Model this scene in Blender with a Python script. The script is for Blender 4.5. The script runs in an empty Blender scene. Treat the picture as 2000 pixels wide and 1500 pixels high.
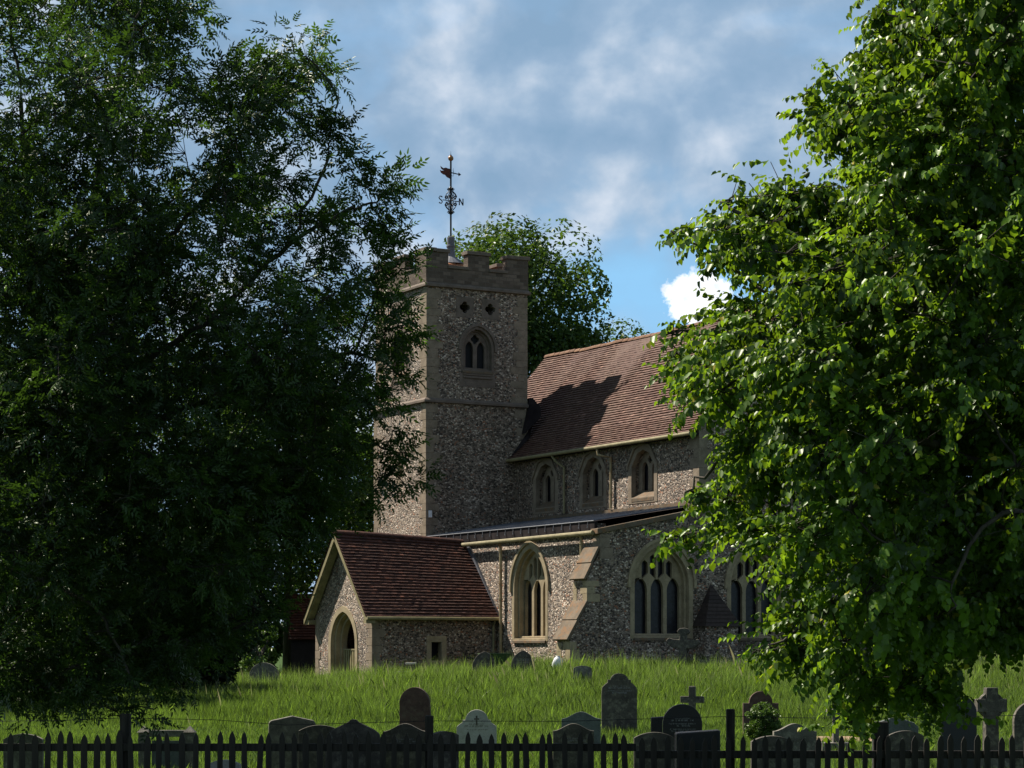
import bpy, math, random
import numpy as np
from mathutils import Vector, Matrix
from mathutils.geometry import tessellate_polygon
random.seed(7); RNG = np.random.default_rng(11)
SC = bpy.context.scene; COL = SC.collection
R = math.radians
# ------------------------------------------------------------------ camera, sky, sun, exposure
F = 4265.9; HY = 1262.3; EYE = 2.0           # focal length and eye line in pixels of the 2000 px wide photograph
cam = bpy.data.cameras.new('camera'); camo = bpy.data.objects.new('camera', cam); COL.objects.link(camo)
cam.sensor_width = 36; cam.lens = 36 * F / 2000; cam.shift_y = (HY - 750) / 2000
cam.clip_start = 0.5; cam.clip_end = 6000
camo.location = (0, 0, EYE); camo.rotation_euler = (R(90), 0, 0); SC.camera = camo
SUN_EL, SUN_AZ = 50.0, -59.5                  # azimuth measured from +Y towards +X
SUN_STR, SKY_STR, EXPO = 5.0, 0.055, 0.95
S = Vector((math.sin(R(SUN_AZ)) * math.cos(R(SUN_EL)), math.cos(R(SUN_AZ)) * math.cos(R(SUN_EL)), math.sin(R(SUN_EL))))
sl = bpy.data.lights.new('sun', 'SUN'); so = bpy.data.objects.new('sun', sl); COL.objects.link(so)
sl.energy = SUN_STR; sl.angle = R(0.53); sl.color = (1.0, 0.93, 0.82); so.location = (0, 0, 60)
so.rotation_euler = (-S).to_track_quat('-Z', 'Y').to_euler()
SC.view_settings.view_transform = 'Standard'; SC.view_settings.look = 'None'
SC.view_settings.exposure = EXPO; SC.view_settings.gamma = 1
SC.cycles.max_bounces = 6; SC.cycles.transparent_max_bounces = 8; SC.cycles.caustics_reflective = False; SC.cycles.caustics_refractive = False

class NT:
    """small helper round a node tree"""
    def __init__(s, tree): s.t = tree; tree.nodes.clear()
    def n(s, kind, ins=None, **kw):
        nd = s.t.nodes.new(kind)
        for k, v in kw.items(): setattr(nd, k, v)
        for k, v in (ins or {}).items():
            sock = nd.inputs[k]
            if isinstance(v, bpy.types.NodeSocket): s.t.links.new(v, sock)
            elif isinstance(v, bpy.types.Node): s.t.links.new(v.outputs[0], sock)
            else: sock.default_value = v
        return nd
    def math(s, op, a, b=0.5): return s.n('ShaderNodeMath', {0: a, 1: b}, operation=op)
    def ramp(s, fac, stops, interp='LINEAR'):
        r = s.n('ShaderNodeValToRGB', {0: fac}); e = r.color_ramp.elements; r.color_ramp.interpolation = interp
        while len(e) < len(stops): e.new(0.5)
        for el, (p, c) in zip(e, stops):
            el.position = p; el.color = (*c, 1) if len(c) == 3 else c
        return r
    def mix(s, fac, a, b, blend='MIX'):
        m = s.n('ShaderNodeMix', data_type='RGBA', blend_type=blend)
        for i, v in ((0, fac), (6, a), (7, b)):
            if isinstance(v, bpy.types.NodeSocket): s.t.links.new(v, m.inputs[i])
            elif isinstance(v, bpy.types.Node): s.t.links.new(v.outputs[0], m.inputs[i])
            else: m.inputs[i].default_value = (*v, 1) if isinstance(v, tuple) and len(v) == 3 else v
        return m.outputs[2]

w = bpy.data.worlds.new('World'); SC.world = w; w.use_nodes = True
T = NT(w.node_tree)
sky = T.n('ShaderNodeTexSky', sky_type='NISHITA', sun_disc=False, sun_elevation=R(SUN_EL), sun_rotation=R(SUN_AZ), altitude=80, air_density=1.0, dust_density=0.6, ozone_density=1.6)
tc = T.n('ShaderNodeTexCoord')
# clouds: noise over the direction of sight, flattened towards the horizon; broad soft sheets and brighter billows
mp = T.n('ShaderNodeMapping', {0: tc.outputs['Generated'], 'Location': (0.31, 0.1, 0.62), 'Scale': (9, 9, 15)})
n1 = T.n('ShaderNodeTexNoise', {'Vector': mp, 'Scale': 1.0, 'Detail': 8.0, 'Roughness': 0.52, 'Distortion': 0.35})
mp2 = T.n('ShaderNodeMapping', {0: tc.outputs['Generated'], 'Location': (3.17, 0.4, 1.9), 'Scale': (15, 15, 19)})
n2 = T.n('ShaderNodeTexNoise', {'Vector': mp2, 'Scale': 1.0, 'Detail': 9.0, 'Roughness': 0.5, 'Distortion': 0.12})
cover = T.ramp(n1.outputs[0], [(0.30, (0.45, 0.45, 0.45)), (0.46, (1, 1, 1))])
mp3 = T.n('ShaderNodeVectorMath', {0: mp2, 1: (-0.16, 0.0, 0.22)}, operation='ADD')      # the same billows looked up a little towards the sun: their sunward edges come out bright
n2b = T.n('ShaderNodeTexNoise', {'Vector': mp3, 'Scale': 1.0, 'Detail': 5.0, 'Roughness': 0.5, 'Distortion': 0.12})
relief = T.math('ADD', n2.outputs[0], T.math('MULTIPLY', T.math('SUBTRACT', n2.outputs[0], n2b.outputs[0]), 1.5))
lum = T.ramp(relief, [(0.26, (2.4, 3.8, 5.5)), (0.46, (2.9, 4.25, 5.95)), (0.56, (3.45, 4.75, 6.35)), (0.67, (4.3, 5.45, 6.9)), (0.88, (6.2, 7.0, 8.1))])
def sky_dir(px, py): return Vector(((px - 1000) / F, 1.0, (HY - py) / F)).normalized()
skyc = T.mix(cover, T.mix(0.8, sky.outputs[0], (2.9, 5.6, 8.8)), lum.outputs[0])
# a clear window low in the sky to the right of the church and one bright cumulus standing in it
def blob(px, py, r_px, soft, noise, stretch=(1, 1, 1)):
    d = T.n('ShaderNodeVectorMath', {0: tc.outputs['Generated'], 1: tuple(sky_dir(px, py))}, operation='SUBTRACT')
    d = T.n('ShaderNodeVectorMath', {0: d, 1: stretch}, operation='MULTIPLY')
    ln = T.n('ShaderNodeVectorMath', {0: d}, operation='LENGTH').outputs['Value']
    ns = T.math('MULTIPLY', T.math('SUBTRACT', n2.outputs[0], 0.5), noise)
    v = T.math('ADD', T.math('DIVIDE', ln, r_px / F), ns)
    return T.n('ShaderNodeMapRange', {0: v, 1: 1.0 - soft, 2: 1.0 + soft, 3: 1.0, 4: 0.0}, interpolation_type='SMOOTHSTEP').outputs[0]
clear = T.n('ShaderNodeMapRange', {0: n2.outputs[0], 1: 0.38, 2: 0.68, 3: 0.92, 4: 0.25})
skyc = T.mix(T.math('MULTIPLY', blob(1255, 560, 165, 0.8, 4.2, (0.9, 1, 1.25)), clear), skyc, (2.9, 6.0, 9.2))
n3 = T.n('ShaderNodeTexNoise', {'Vector': tc.outputs['Generated'], 'Scale': 120.0, 'Detail': 6.0, 'Roughness': 0.6})
d = T.n('ShaderNodeVectorMath', {0: tc.outputs['Generated'], 1: tuple(sky_dir(1365, 585))}, operation='SUBTRACT')
d = T.n('ShaderNodeVectorMath', {0: d, 1: (1, 1, 1.25)}, operation='MULTIPLY')
v = T.math('ADD', T.math('DIVIDE', T.n('ShaderNodeVectorMath', {0: d}, operation='LENGTH').outputs['Value'], 66 / F), T.math('MULTIPLY', T.math('SUBTRACT', n3.outputs[0], 0.5), 1.3))
skyc = T.mix(T.n('ShaderNodeMapRange', {0: v, 1: 0.9, 2: 1.06, 3: 1.0, 4: 0.0}).outputs[0], skyc, T.ramp(n3.outputs[0], [(0.30, (7.5, 8.3, 9.6)), (0.48, (10.5, 10.9, 11.4)), (0.62, (13.0, 13.0, 13.0))]).outputs[0])
zen = T.n('ShaderNodeMapRange', {0: T.n('ShaderNodeSeparateXYZ', {0: tc.outputs['Generated']}).outputs[2], 1: 0.30, 2: 0.55, 3: 1.0, 4: 0.50})   # the banks of cloud stand low round the horizon, darker sky overhead
skyc = T.n('ShaderNodeVectorMath', {0: skyc, 'Scale': zen.outputs[0]}, operation='SCALE').outputs[0]
T.n('ShaderNodeOutputWorld', {0: T.n('ShaderNodeBackground', {0: skyc, 1: SKY_STR})})

# ------------------------------------------------------------------ materials
def material(name, build):
    m = bpy.data.materials.new(name); m.use_nodes = True; t = NT(m.node_tree)
    sh = build(t); t.n('ShaderNodeOutputMaterial', {0: sh}); return m
def pbsdf(t, col, rough=0.8, bump=None, bs=0.3, bd=0.02, spec=0.3, metal=0.0):
    ins = {'Base Color': col if not isinstance(col, tuple) else (*col, 1), 'Roughness': rough, 'Specular IOR Level': spec, 'Metallic': metal}
    if bump is not None: ins['Normal'] = t.n('ShaderNodeBump', {'Strength': bs, 'Distance': bd, 'Height': bump})
    return t.n('ShaderNodeBsdfPrincipled', ins)
def objc(t): return t.n('ShaderNodeTexCoord').outputs['Object']
def tint(t): return t.n('ShaderNodeAttribute', attribute_name='tint').outputs['Fac']
def noise(t, scale, detail=5, rough=0.6, vec=None): return t.n('ShaderNodeTexNoise', {'Vector': vec if vec is not None else objc(t), 'Scale': scale, 'Detail': detail, 'Roughness': rough}).outputs[0]

def m_flint(t, scale=12.0):
    c = objc(t)
    dn = t.n('ShaderNodeTexNoise', {'Vector': c, 'Scale': 3.0, 'Detail': 2.0})
    v = t.n('ShaderNodeVectorMath', {0: c, 1: t.n('ShaderNodeVectorMath', {0: dn.outputs['Color'], 'Scale': 0.10}, operation='SCALE')}, operation='ADD')
    v = t.n('ShaderNodeVectorMath', {0: v, 1: (1, 1, 1.35)}, operation='MULTIPLY').outputs[0]
    vo = t.n('ShaderNodeTexVoronoi', {'Vector': v, 'Scale': scale, 'Randomness': 1.0})
    ve = t.n('ShaderNodeTexVoronoi', {'Vector': v, 'Scale': scale, 'Randomness': 1.0}, feature='DISTANCE_TO_EDGE')
    sep = t.n('ShaderNodeSeparateColor', {0: vo.outputs['Color']})
    flint = t.ramp(sep.outputs[0], [(0.0, (0.03, 0.026, 0.026)), (0.22, (0.075, 0.063, 0.058)), (0.40, (0.19, 0.16, 0.135)), (0.62, (0.32, 0.265, 0.225)), (0.80, (0.42, 0.36, 0.31)), (0.93, (0.70, 0.63, 0.56))])
    flint = t.mix(t.n('ShaderNodeMapRange', {0: sep.outputs[1], 1: 0.92, 2: 0.97}).outputs[0], flint.outputs[0], (0.36, 0.17, 0.10))
    fac = t.ramp(ve.outputs[0], [(0.02, (1, 1, 1)), (0.12, (0, 0, 0))]).outputs[0]
    mort = t.mix(noise(t, 1.3, 6), (0.17, 0.14, 0.11), (0.33, 0.27, 0.21))
    col = t.mix(fac, flint, mort)
    st = t.n('ShaderNodeMapping', {0: c, 'Scale': (1.6, 1.6, 0.22)})
    big = t.mix(0.5, t.ramp(noise(t, 0.55, 7, 0.65), [(0.32, (0.54, 0.48, 0.42)), (0.68, (1.46, 1.30, 1.15))]).outputs[0], t.ramp(noise(t, 1.0, 5, 0.6, st.outputs[0]), [(0.35, (0.72, 0.65, 0.56)), (0.6, (1.25, 1.18, 1.07))]).outputs[0])
    col = t.mix(1.0, col, big, 'MULTIPLY')
    h = t.ramp(ve.outputs[0], [(0.0, (0, 0, 0)), (0.25, (1, 1, 1))]).outputs[0]
    return pbsdf(t, col, 0.62, h, 0.9, 0.05, 0.35)
M = {}
M['flint'] = material('flint', m_flint)
def m_stone(a, b, lichen=None, sc=1.0):
    def f(t):
        n_ = t.ramp(noise(t, 2.2 * sc, 8, 0.68), [(0.3, a), (0.72, b)]).outputs[0]
        n_ = t.mix(t.ramp(noise(t, 14 * sc, 4), [(0.55, (0, 0, 0)), (0.75, (0.6, 0.6, 0.6))]).outputs[0], n_, tuple(x * 0.55 for x in a))
        if lichen: n_ = t.mix(t.ramp(noise(t, 3.7 * sc, 8, 0.72), [(0.50, (0, 0, 0)), (0.62, (0.85, 0.85, 0.85))]).outputs[0], n_, lichen)
        return pbsdf(t, n_, 0.85, noise(t, 22 * sc, 6), 0.5, 0.012, 0.2)
    return f
M['ashlar'] = material('dressed stone', m_stone((0.15, 0.115, 0.08), (0.30, 0.235, 0.17)))
M['parapet'] = material('weathered parapet stone', m_stone((0.10, 0.078, 0.06), (0.20, 0.155, 0.125)))
def m_courses(t):
    xyz = t.n('ShaderNodeSeparateXYZ', {0: objc(t)}); v = t.n('ShaderNodeCombineXYZ', {0: t.math('ADD', xyz.outputs[0], xyz.outputs[1]), 1: xyz.outputs[2]})
    br = t.n('ShaderNodeTexBrick', {'Vector': v, 'Color1': (0.075, 0.055, 0.043, 1), 'Color2': (0.21, 0.16, 0.125, 1), 'Mortar': (0.12, 0.10, 0.08, 1), 'Scale': 1.0, 'Mortar Size': 0.012, 'Brick Width': 0.34, 'Row Height': 0.15, 'Bias': -0.1})
    col = t.mix(t.ramp(noise(t, 3.5, 7, 0.7), [(0.35, (0, 0, 0)), (0.7, (0.8, 0.8, 0.8))]).outputs[0], br.outputs[0], (0.12, 0.092, 0.072))
    return pbsdf(t, col, 0.9, t.math('ADD', noise(t, 18, 5), t.math('MULTIPLY', br.outputs['Fac'], -0.6)), 0.7, 0.02, 0.15)
M['parapet_wall'] = material('coursed parapet stone', m_courses)
M['window_stone'] = material('window stone', m_stone((0.21, 0.165, 0.10), (0.40, 0.32, 0.20)))
M['cap_stone'] = material('lichened cap stone', m_stone((0.09, 0.07, 0.048), (0.19, 0.145, 0.10), (0.19, 0.10, 0.045)))
def m_tile(dark, mid, light, moss):
    def f(t):
        col = t.ramp(tint(t), [(0.0, dark), (0.5, mid), (0.9, light), (1.0, tuple(min(1, x * 1.5) for x in light))]).outputs[0]
        col = t.mix(t.ramp(noise(t, 0.8, 7, 0.7), [(0.42, (0, 0, 0)), (0.75, (0.75, 0.75, 0.75))]).outputs[0], col, moss)
        col = t.mix(t.ramp(noise(t, 9, 4), [(0.35, (0.45, 0.45, 0.45)), (0.6, (0, 0, 0))]).outputs[0], col, tuple(x * 0.5 for x in dark))
        return pbsdf(t, col, 0.8, noise(t, 30, 4), 0.4, 0.01, 0.25)
    return f
M['tile'] = material('clay roof tiles', m_tile((0.075, 0.036, 0.027), (0.140, 0.070, 0.052), (0.205, 0.115, 0.085), (0.150, 0.098, 0.068)))
M['tile_old'] = material('mossy dark clay tiles', m_tile((0.040, 0.018, 0.014), (0.078, 0.031, 0.022), (0.125, 0.048, 0.030), (0.060, 0.030, 0.021)))
M['tile_cap'] = material('dark grey brown tiles', m_tile((0.028, 0.02, 0.017), (0.055, 0.037, 0.030), (0.085, 0.058, 0.045), (0.05, 0.038, 0.03)))
M['ridge'] = material('weathered ridge tiles', m_tile((0.09, 0.042, 0.024), (0.17, 0.08, 0.042), (0.25, 0.13, 0.07), (0.16, 0.10, 0.06)))
M['tile_orange'] = material('orange clay tiles', m_tile((0.20, 0.07, 0.03), (0.36, 0.14, 0.06), (0.48, 0.22, 0.10), (0.25, 0.15, 0.09)))
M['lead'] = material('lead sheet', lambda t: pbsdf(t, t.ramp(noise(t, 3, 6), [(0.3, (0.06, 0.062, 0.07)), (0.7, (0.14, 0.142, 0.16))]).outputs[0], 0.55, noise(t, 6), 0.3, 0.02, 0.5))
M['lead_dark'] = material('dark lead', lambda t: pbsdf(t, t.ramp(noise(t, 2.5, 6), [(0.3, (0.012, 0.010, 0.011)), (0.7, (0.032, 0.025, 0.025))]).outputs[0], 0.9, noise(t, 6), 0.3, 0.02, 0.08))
M['paint'] = material('cream paint', lambda t: pbsdf(t, t.ramp(noise(t, 3, 7, 0.7), [(0.25, (0.12, 0.10, 0.045)), (0.65, (0.28, 0.235, 0.125))]).outputs[0], 0.6, noise(t, 25), 0.2, 0.005))
M['pipe'] = material('rust stained cream pipe', lambda t: pbsdf(t, t.mix(t.ramp(noise(t, 2.2, 6), [(0.45, (0, 0, 0)), (0.68, (0.8, 0.8, 0.8))]).outputs[0], (0.33, 0.26, 0.14), (0.24, 0.11, 0.045)), 0.6))
M['glass'] = material('leaded window glass', lambda t: pbsdf(t, t.ramp(noise(t, 9, 3), [(0.35, (0.006, 0.006, 0.008)), (0.7, (0.018, 0.017, 0.022))]).outputs[0], 0.28, noise(t, 7, 2), 0.35, 0.02, 0.35))
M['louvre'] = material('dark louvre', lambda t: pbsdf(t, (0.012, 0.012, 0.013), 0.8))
M['iron'] = material('black iron', lambda t: pbsdf(t, (0.012, 0.011, 0.012), 0.5))
M['copper'] = material('red gilded copper', lambda t: pbsdf(t, t.ramp(noise(t, 8), [(0.35, (0.05, 0.016, 0.012)), (0.65, (0.14, 0.035, 0.018))]).outputs[0], 0.45, metal=0.3))
M['ball'] = material('weathered gilt ball', lambda t: pbsdf(t, (0.30, 0.14, 0.06), 0.35, metal=0.6))
M['white'] = material('white plastic', lambda t: pbsdf(t, t.ramp(noise(t, 12, 4), [(0.4, (0.62, 0.62, 0.64)), (0.7, (0.8, 0.8, 0.8))]).outputs[0], 0.45, noise(t, 14), 0.4, 0.03))
M['black_board'] = material('tarred weatherboard', lambda t: pbsdf(t, t.ramp(noise(t, 4), [(0.3, (0.008, 0.008, 0.009)), (0.7, (0.02, 0.019, 0.019))]).outputs[0], 0.7))
M['plaster'] = material('interior shade', lambda t: pbsdf(t, (0.05, 0.045, 0.04), 0.9))
def m_fence(t):
    c = t.n('ShaderNodeMapping', {0: objc(t), 'Scale': (26, 26, 2.5)})
    g = noise(t, 1.0, 5, 0.6, c.outputs[0])
    return pbsdf(t, t.ramp(g, [(0.3, (0.007, 0.006, 0.005)), (0.7, (0.042, 0.035, 0.028))]).outputs[0], 0.75, g, 0.4, 0.006, 0.25)
M['fence'] = material('creosoted timber', m_fence)
def m_bark(a, b):
    def f(t):
        c = t.n('ShaderNodeMapping', {0: objc(t), 'Scale': (9, 9, 1.6)})
        g = noise(t, 1.0, 7, 0.65, c.outputs[0])
        return pbsdf(t, t.ramp(g, [(0.3, a), (0.7, b)]).outputs[0], 0.9, g, 0.8, 0.03, 0.1)
    return f
M['bark'] = material('grey bark', m_bark((0.03, 0.026, 0.021), (0.11, 0.095, 0.078)))
M['twig'] = material('twig bark', m_bark((0.022, 0.02, 0.016), (0.06, 0.052, 0.042)))
def m_leaf(dark, light, trans, tf=0.35, gloss=0.10, rough=0.38, odd=None):
    def f(t):
        tn = tint(t)
        stops = [(0.0, dark), (0.85, light)] + ([(0.975, light), (0.985, odd)] if odd else [])
        col = t.ramp(tn, stops).outputs[0]
        trc = t.mix(tn, tuple(x * 0.35 for x in trans), tuple(x * 1.3 for x in trans))
        a = t.n('ShaderNodeMixShader', {0: tf, 1: t.n('ShaderNodeBsdfDiffuse', {0: col}), 2: t.n('ShaderNodeBsdfTranslucent', {0: trc})})
        fr = t.n('ShaderNodeMapRange', {0: t.n('ShaderNodeLayerWeight', {0: 0.35}).outputs['Fresnel'], 1: 0.0, 2: 1.0, 3: gloss * 0.4, 4: gloss * 2.0})
        return t.n('ShaderNodeMixShader', {0: fr.outputs[0], 1: a, 2: t.n('ShaderNodeBsdfGlossy', {0: (0.85, 0.88, 0.75, 1), 'Roughness': rough})})
    return f
M['ash_leaf'] = material('ash leaves', m_leaf((0.012, 0.026, 0.009), (0.038, 0.072, 0.019), (0.085, 0.175, 0.015), 0.32, 0.05))
M['lime_leaf'] = material('lime leaves', m_leaf((0.016, 0.036, 0.007), (0.076, 0.148, 0.018), (0.29, 0.47, 0.016), 0.36, 0.040, 0.36, (0.30, 0.24, 0.03)))
M['far_leaf'] = material('sycamore leaves', m_leaf((0.018, 0.04, 0.010), (0.05, 0.090, 0.020), (0.11, 0.20, 0.015), 0.32, 0.03))
M['yew_leaf'] = material('dark evergreen foliage', m_leaf((0.008, 0.018, 0.008), (0.020, 0.040, 0.014), (0.02, 0.05, 0.01), 0.15, 0.03))
M['bush_leaf'] = material('bush leaves', m_leaf((0.03, 0.06, 0.012), (0.08, 0.14, 0.025), (0.12, 0.22, 0.02), 0.35, 0.05))
M['grass'] = material('meadow grass', m_leaf((0.016, 0.042, 0.006), (0.145, 0.200, 0.050), (0.19, 0.31, 0.03), 0.45, 0.035, 0.5, (0.30, 0.27, 0.16)))
def m_ground(t):
    n_ = noise(t, 0.9, 8, 0.7)
    return pbsdf(t, t.ramp(n_, [(0.3, (0.018, 0.036, 0.008)), (0.6, (0.045, 0.085, 0.016)), (0.8, (0.08, 0.10, 0.03))]).outputs[0], 0.95, noise(t, 7), 0.8, 0.08, 0.1)
M['ground'] = material('turf', m_ground)
M['gs_grey'] = material('grey headstone', m_stone((0.07, 0.065, 0.055), (0.18, 0.165, 0.14), (0.24, 0.225, 0.18), 2.5))
M['gs_dark'] = material('dark lichened headstone', m_stone((0.040, 0.035, 0.030), (0.110, 0.097, 0.080), (0.17, 0.155, 0.115), 2.5))
M['gs_pale'] = material('pale headstone', m_stone((0.30, 0.285, 0.25), (0.46, 0.44, 0.39), None, 2.5))
M['gs_red'] = material('brown red headstone', m_stone((0.05, 0.03, 0.025), (0.11, 0.065, 0.052), (0.11, 0.08, 0.06), 2.5))
M['gs_green'] = material('green grey headstone', m_stone((0.07, 0.08, 0.075), (0.15, 0.165, 0.155), None, 2.5))
M['gs_black'] = material('polished black stone', lambda t: pbsdf(t, (0.014, 0.014, 0.017), 0.25, spec=0.4))
M['letter'] = material('engraved letters', lambda t: pbsdf(t, (0.22, 0.22, 0.23), 0.7))
M['soil'] = material('reddish gravel', lambda t: pbsdf(t, t.ramp(noise(t, 12, 6), [(0.3, (0.20, 0.12, 0.08)), (0.7, (0.45, 0.30, 0.20))]).outputs[0], 0.95, noise(t, 40), 0.6, 0.03))
M['green_paint'] = material('green barrow paint', lambda t: pbsdf(t, t.ramp(noise(t, 5), [(0.3, (0.02, 0.045, 0.015)), (0.7, (0.05, 0.09, 0.03))]).outputs[0], 0.5))
M['rubber'] = material('black rubber', lambda t: pbsdf(t, (0.015, 0.015, 0.015), 0.8))
M['wood'] = material('weathered bench wood', lambda t: pbsdf(t, t.ramp(noise(t, 9), [(0.3, (0.09, 0.08, 0.06)), (0.7, (0.2, 0.18, 0.13))]).outputs[0], 0.85))

# ------------------------------------------------------------------ mesh helpers
def tag(o, label=None, cat=None, group=None, kind=None):
    for k, v_ in (('label', label), ('category', cat), ('group', group), ('kind', kind)):
        if v_: o[k] = v_
    return o
def empty(name, loc, rz=0.0):
    o = bpy.data.objects.new(name, None); COL.objects.link(o); o.location = loc; o.rotation_euler = (0, 0, rz); o.empty_display_size = 0.3
    return o
class MB:
    def __init__(s, dz=0.0): s.v = []; s.f = []; s.t = []; s.dz = dz
    def add(s, vs, fs, tn=0.5):
        b = len(s.v); s.v += [(p[0], p[1], p[2] + s.dz) for p in vs]; s.f += [tuple(i + b for i in f) for f in fs]
        s.t += list(tn) if isinstance(tn, (list, tuple)) else [tn] * len(vs)
        return s
    def box(s, x0, x1, y0, y1, z0, z1):
        return s.add([(x0, y0, z0), (x1, y0, z0), (x1, y1, z0), (x0, y1, z0), (x0, y0, z1), (x1, y0, z1), (x1, y1, z1), (x0, y1, z1)],
                     [(0, 3, 2, 1), (4, 5, 6, 7), (0, 1, 5, 4), (1, 2, 6, 5), (2, 3, 7, 6), (3, 0, 4, 7)])
    def plate(s, outer, holes, fn, d0, d1):
        loops = [outer] + list(holes or [])
        tris = tessellate_polygon([[Vector((a, b, 0)) for a, b in lp] for lp in loops])
        flat = [p for lp in loops for p in lp]; n = len(flat)
        vs = [fn(a, b, d0) for a, b in flat] + [fn(a, b, d1) for a, b in flat]
        fs = [tuple(t_) for t_ in tris] + [tuple(i + n for i in reversed(t_)) for t_ in tris]
        k = 0
        for lp in loops:
            m = len(lp)
            fs += [(k + i, k + (i + 1) % m, n + k + (i + 1) % m, n + k + i) for i in range(m)]; k += m
        return s.add(vs, fs)
    def tube(s, pts, r, n=8, cap=True, r2=None):
        pts = [Vector(p) for p in pts]; rings = []; vs = []; fs = []
        for i, p in enumerate(pts):
            dr = (pts[min(i + 1, len(pts) - 1)] - pts[max(i - 1, 0)]).normalized()
            a = dr.orthogonal().normalized() if abs(dr.z) > 0.99 else dr.cross(Vector((0, 0, 1))).normalized()
            b = dr.cross(a)
            rr = r[i] if isinstance(r, (list, tuple)) else (r if r2 is None else r + (r2 - r) * i / (len(pts) - 1))
            vs += [tuple(p + a * rr * math.cos(2 * math.pi * k / n) + b * rr * math.sin(2 * math.pi * k / n)) for k in range(n)]
        for i in range(len(pts) - 1):
            fs += [(i * n + k, i * n + (k + 1) % n, (i + 1) * n + (k + 1) % n, (i + 1) * n + k) for k in range(n)]
        if cap: fs += [tuple(reversed(range(n))), tuple((len(pts) - 1) * n + k for k in range(n))]
        return s.add(vs, fs)
    def lathe(s, c, prof, n=24):
        vs = [(c[0] + r * math.cos(2 * math.pi * k / n), c[1] + r * math.sin(2 * math.pi * k / n), c[2] + z) for r, z in prof for k in range(n)]
        fs = [(i * n + k, i * n + (k + 1) % n, (i + 1) * n + (k + 1) % n, (i + 1) * n + k) for i in range(len(prof) - 1) for k in range(n)]
        return s.add(vs, fs)
    def build(s, name, mat, parent=None, smooth=False, bevel=0.0):
        me = bpy.data.meshes.new(name); me.from_pydata(s.v, [], s.f)
        a = me.attributes.new('tint', 'FLOAT', 'POINT'); a.data.foreach_set('value', np.array(s.t, dtype=np.float32))
        bm_fix(me)
        if smooth: me.polygons.foreach_set('use_smooth', [True] * len(me.polygons))
        me.materials.append(mat); o = bpy.data.objects.new(name, me); COL.objects.link(o); o.parent = parent
        if bevel:
            b = o.modifiers.new('bevel', 'BEVEL'); b.width = bevel; b.segments = 2; b.limit_method = 'ANGLE'
        return o
import bmesh
def bm_fix(me):
    bm = bmesh.new(); bm.from_mesh(me); bmesh.ops.recalc_face_normals(bm, faces=bm.faces); bm.to_mesh(me); bm.free()
def arch(cx, hw, zb, zs, rise, n=10):
    """pointed arch outline, anticlockwise from the bottom left"""
    rad = (hw * hw + rise * rise) / (2 * hw); pr = []
    a1 = math.atan2(rise, rad - hw) if rad > hw else math.pi / 2
    for i in range(n + 1):
        a = a1 * i / n; pr.append((hw - rad + rad * math.cos(a), zs + rad * math.sin(a)))
    pts = [(cx - hw, zb), (cx + hw, zb)] + [(cx + x, z) for x, z in pr] + [(cx - x, z) for x, z in reversed(pr[:-1])]
    return pts
def arch_h(x, hw, rise):
    rad = (hw * hw + rise * rise) / (2 * hw); x = min(abs(x), hw)
    return math.sqrt(max(0, rad * rad - (x + rad - hw) ** 2))
def rect(a0, a1, b0, b1): return [(a0, b0), (a1, b0), (a1, b1), (a0, b1)]
def foil(cx, cz, c, r, n=40, lobes=4, rot=0.0):
    out = []
    for i in range(n):
        th = 2 * math.pi * i / n; k = 2 * math.pi / lobes
        ph = (th - rot + k / 2) % k - k / 2
        rr = c * math.cos(ph) + math.sqrt(max(1e-5, r * r - (c * math.sin(ph)) ** 2))
        out.append((cx + rr * math.cos(th), cz + rr * math.sin(th)))
    return out
def gz(x, y):
    """height of the turf above the datum"""
    def ss(a, b, t_): t_ = min(1, max(0, (t_ - a) / (b - a))); return t_ * t_ * (3 - 2 * t_)
    z = EYE - 2.0 + 0.12 * ss(22, 50, y)
    rise = 0.30 + 0.62 * ss(-9, 2, x)
    return z + rise * ss(50, 80, y) + 0.05 * math.sin(x * 0.9 + y * 0.23) + 0.04 * math.sin(x * 0.37 - y * 0.5)
def W(px, py, D): return Vector(((px - 1000) / F * D, D, EYE + (HY - py) / F * D))

# ------------------------------------------------------------------ ground
xs = np.concatenate([np.linspace(-3000, -60, 14), np.linspace(-45, 45, 91), np.linspace(60, 3000, 14)])
ys = np.concatenate([np.linspace(-600, 0, 8), np.linspace(4, 110, 107), np.linspace(130, 4000, 20)])
g = MB()
g.add([(x, y, gz(x, y)) for y in ys for x in xs], [(j * len(xs) + i, j * len(xs) + i + 1, (j + 1) * len(xs) + i + 1, (j + 1) * len(xs) + i) for j in range(len(ys) - 1) for i in range(len(xs) - 1)])
tag(g.build('ground', M['ground'], smooth=True), kind='structure')

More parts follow.
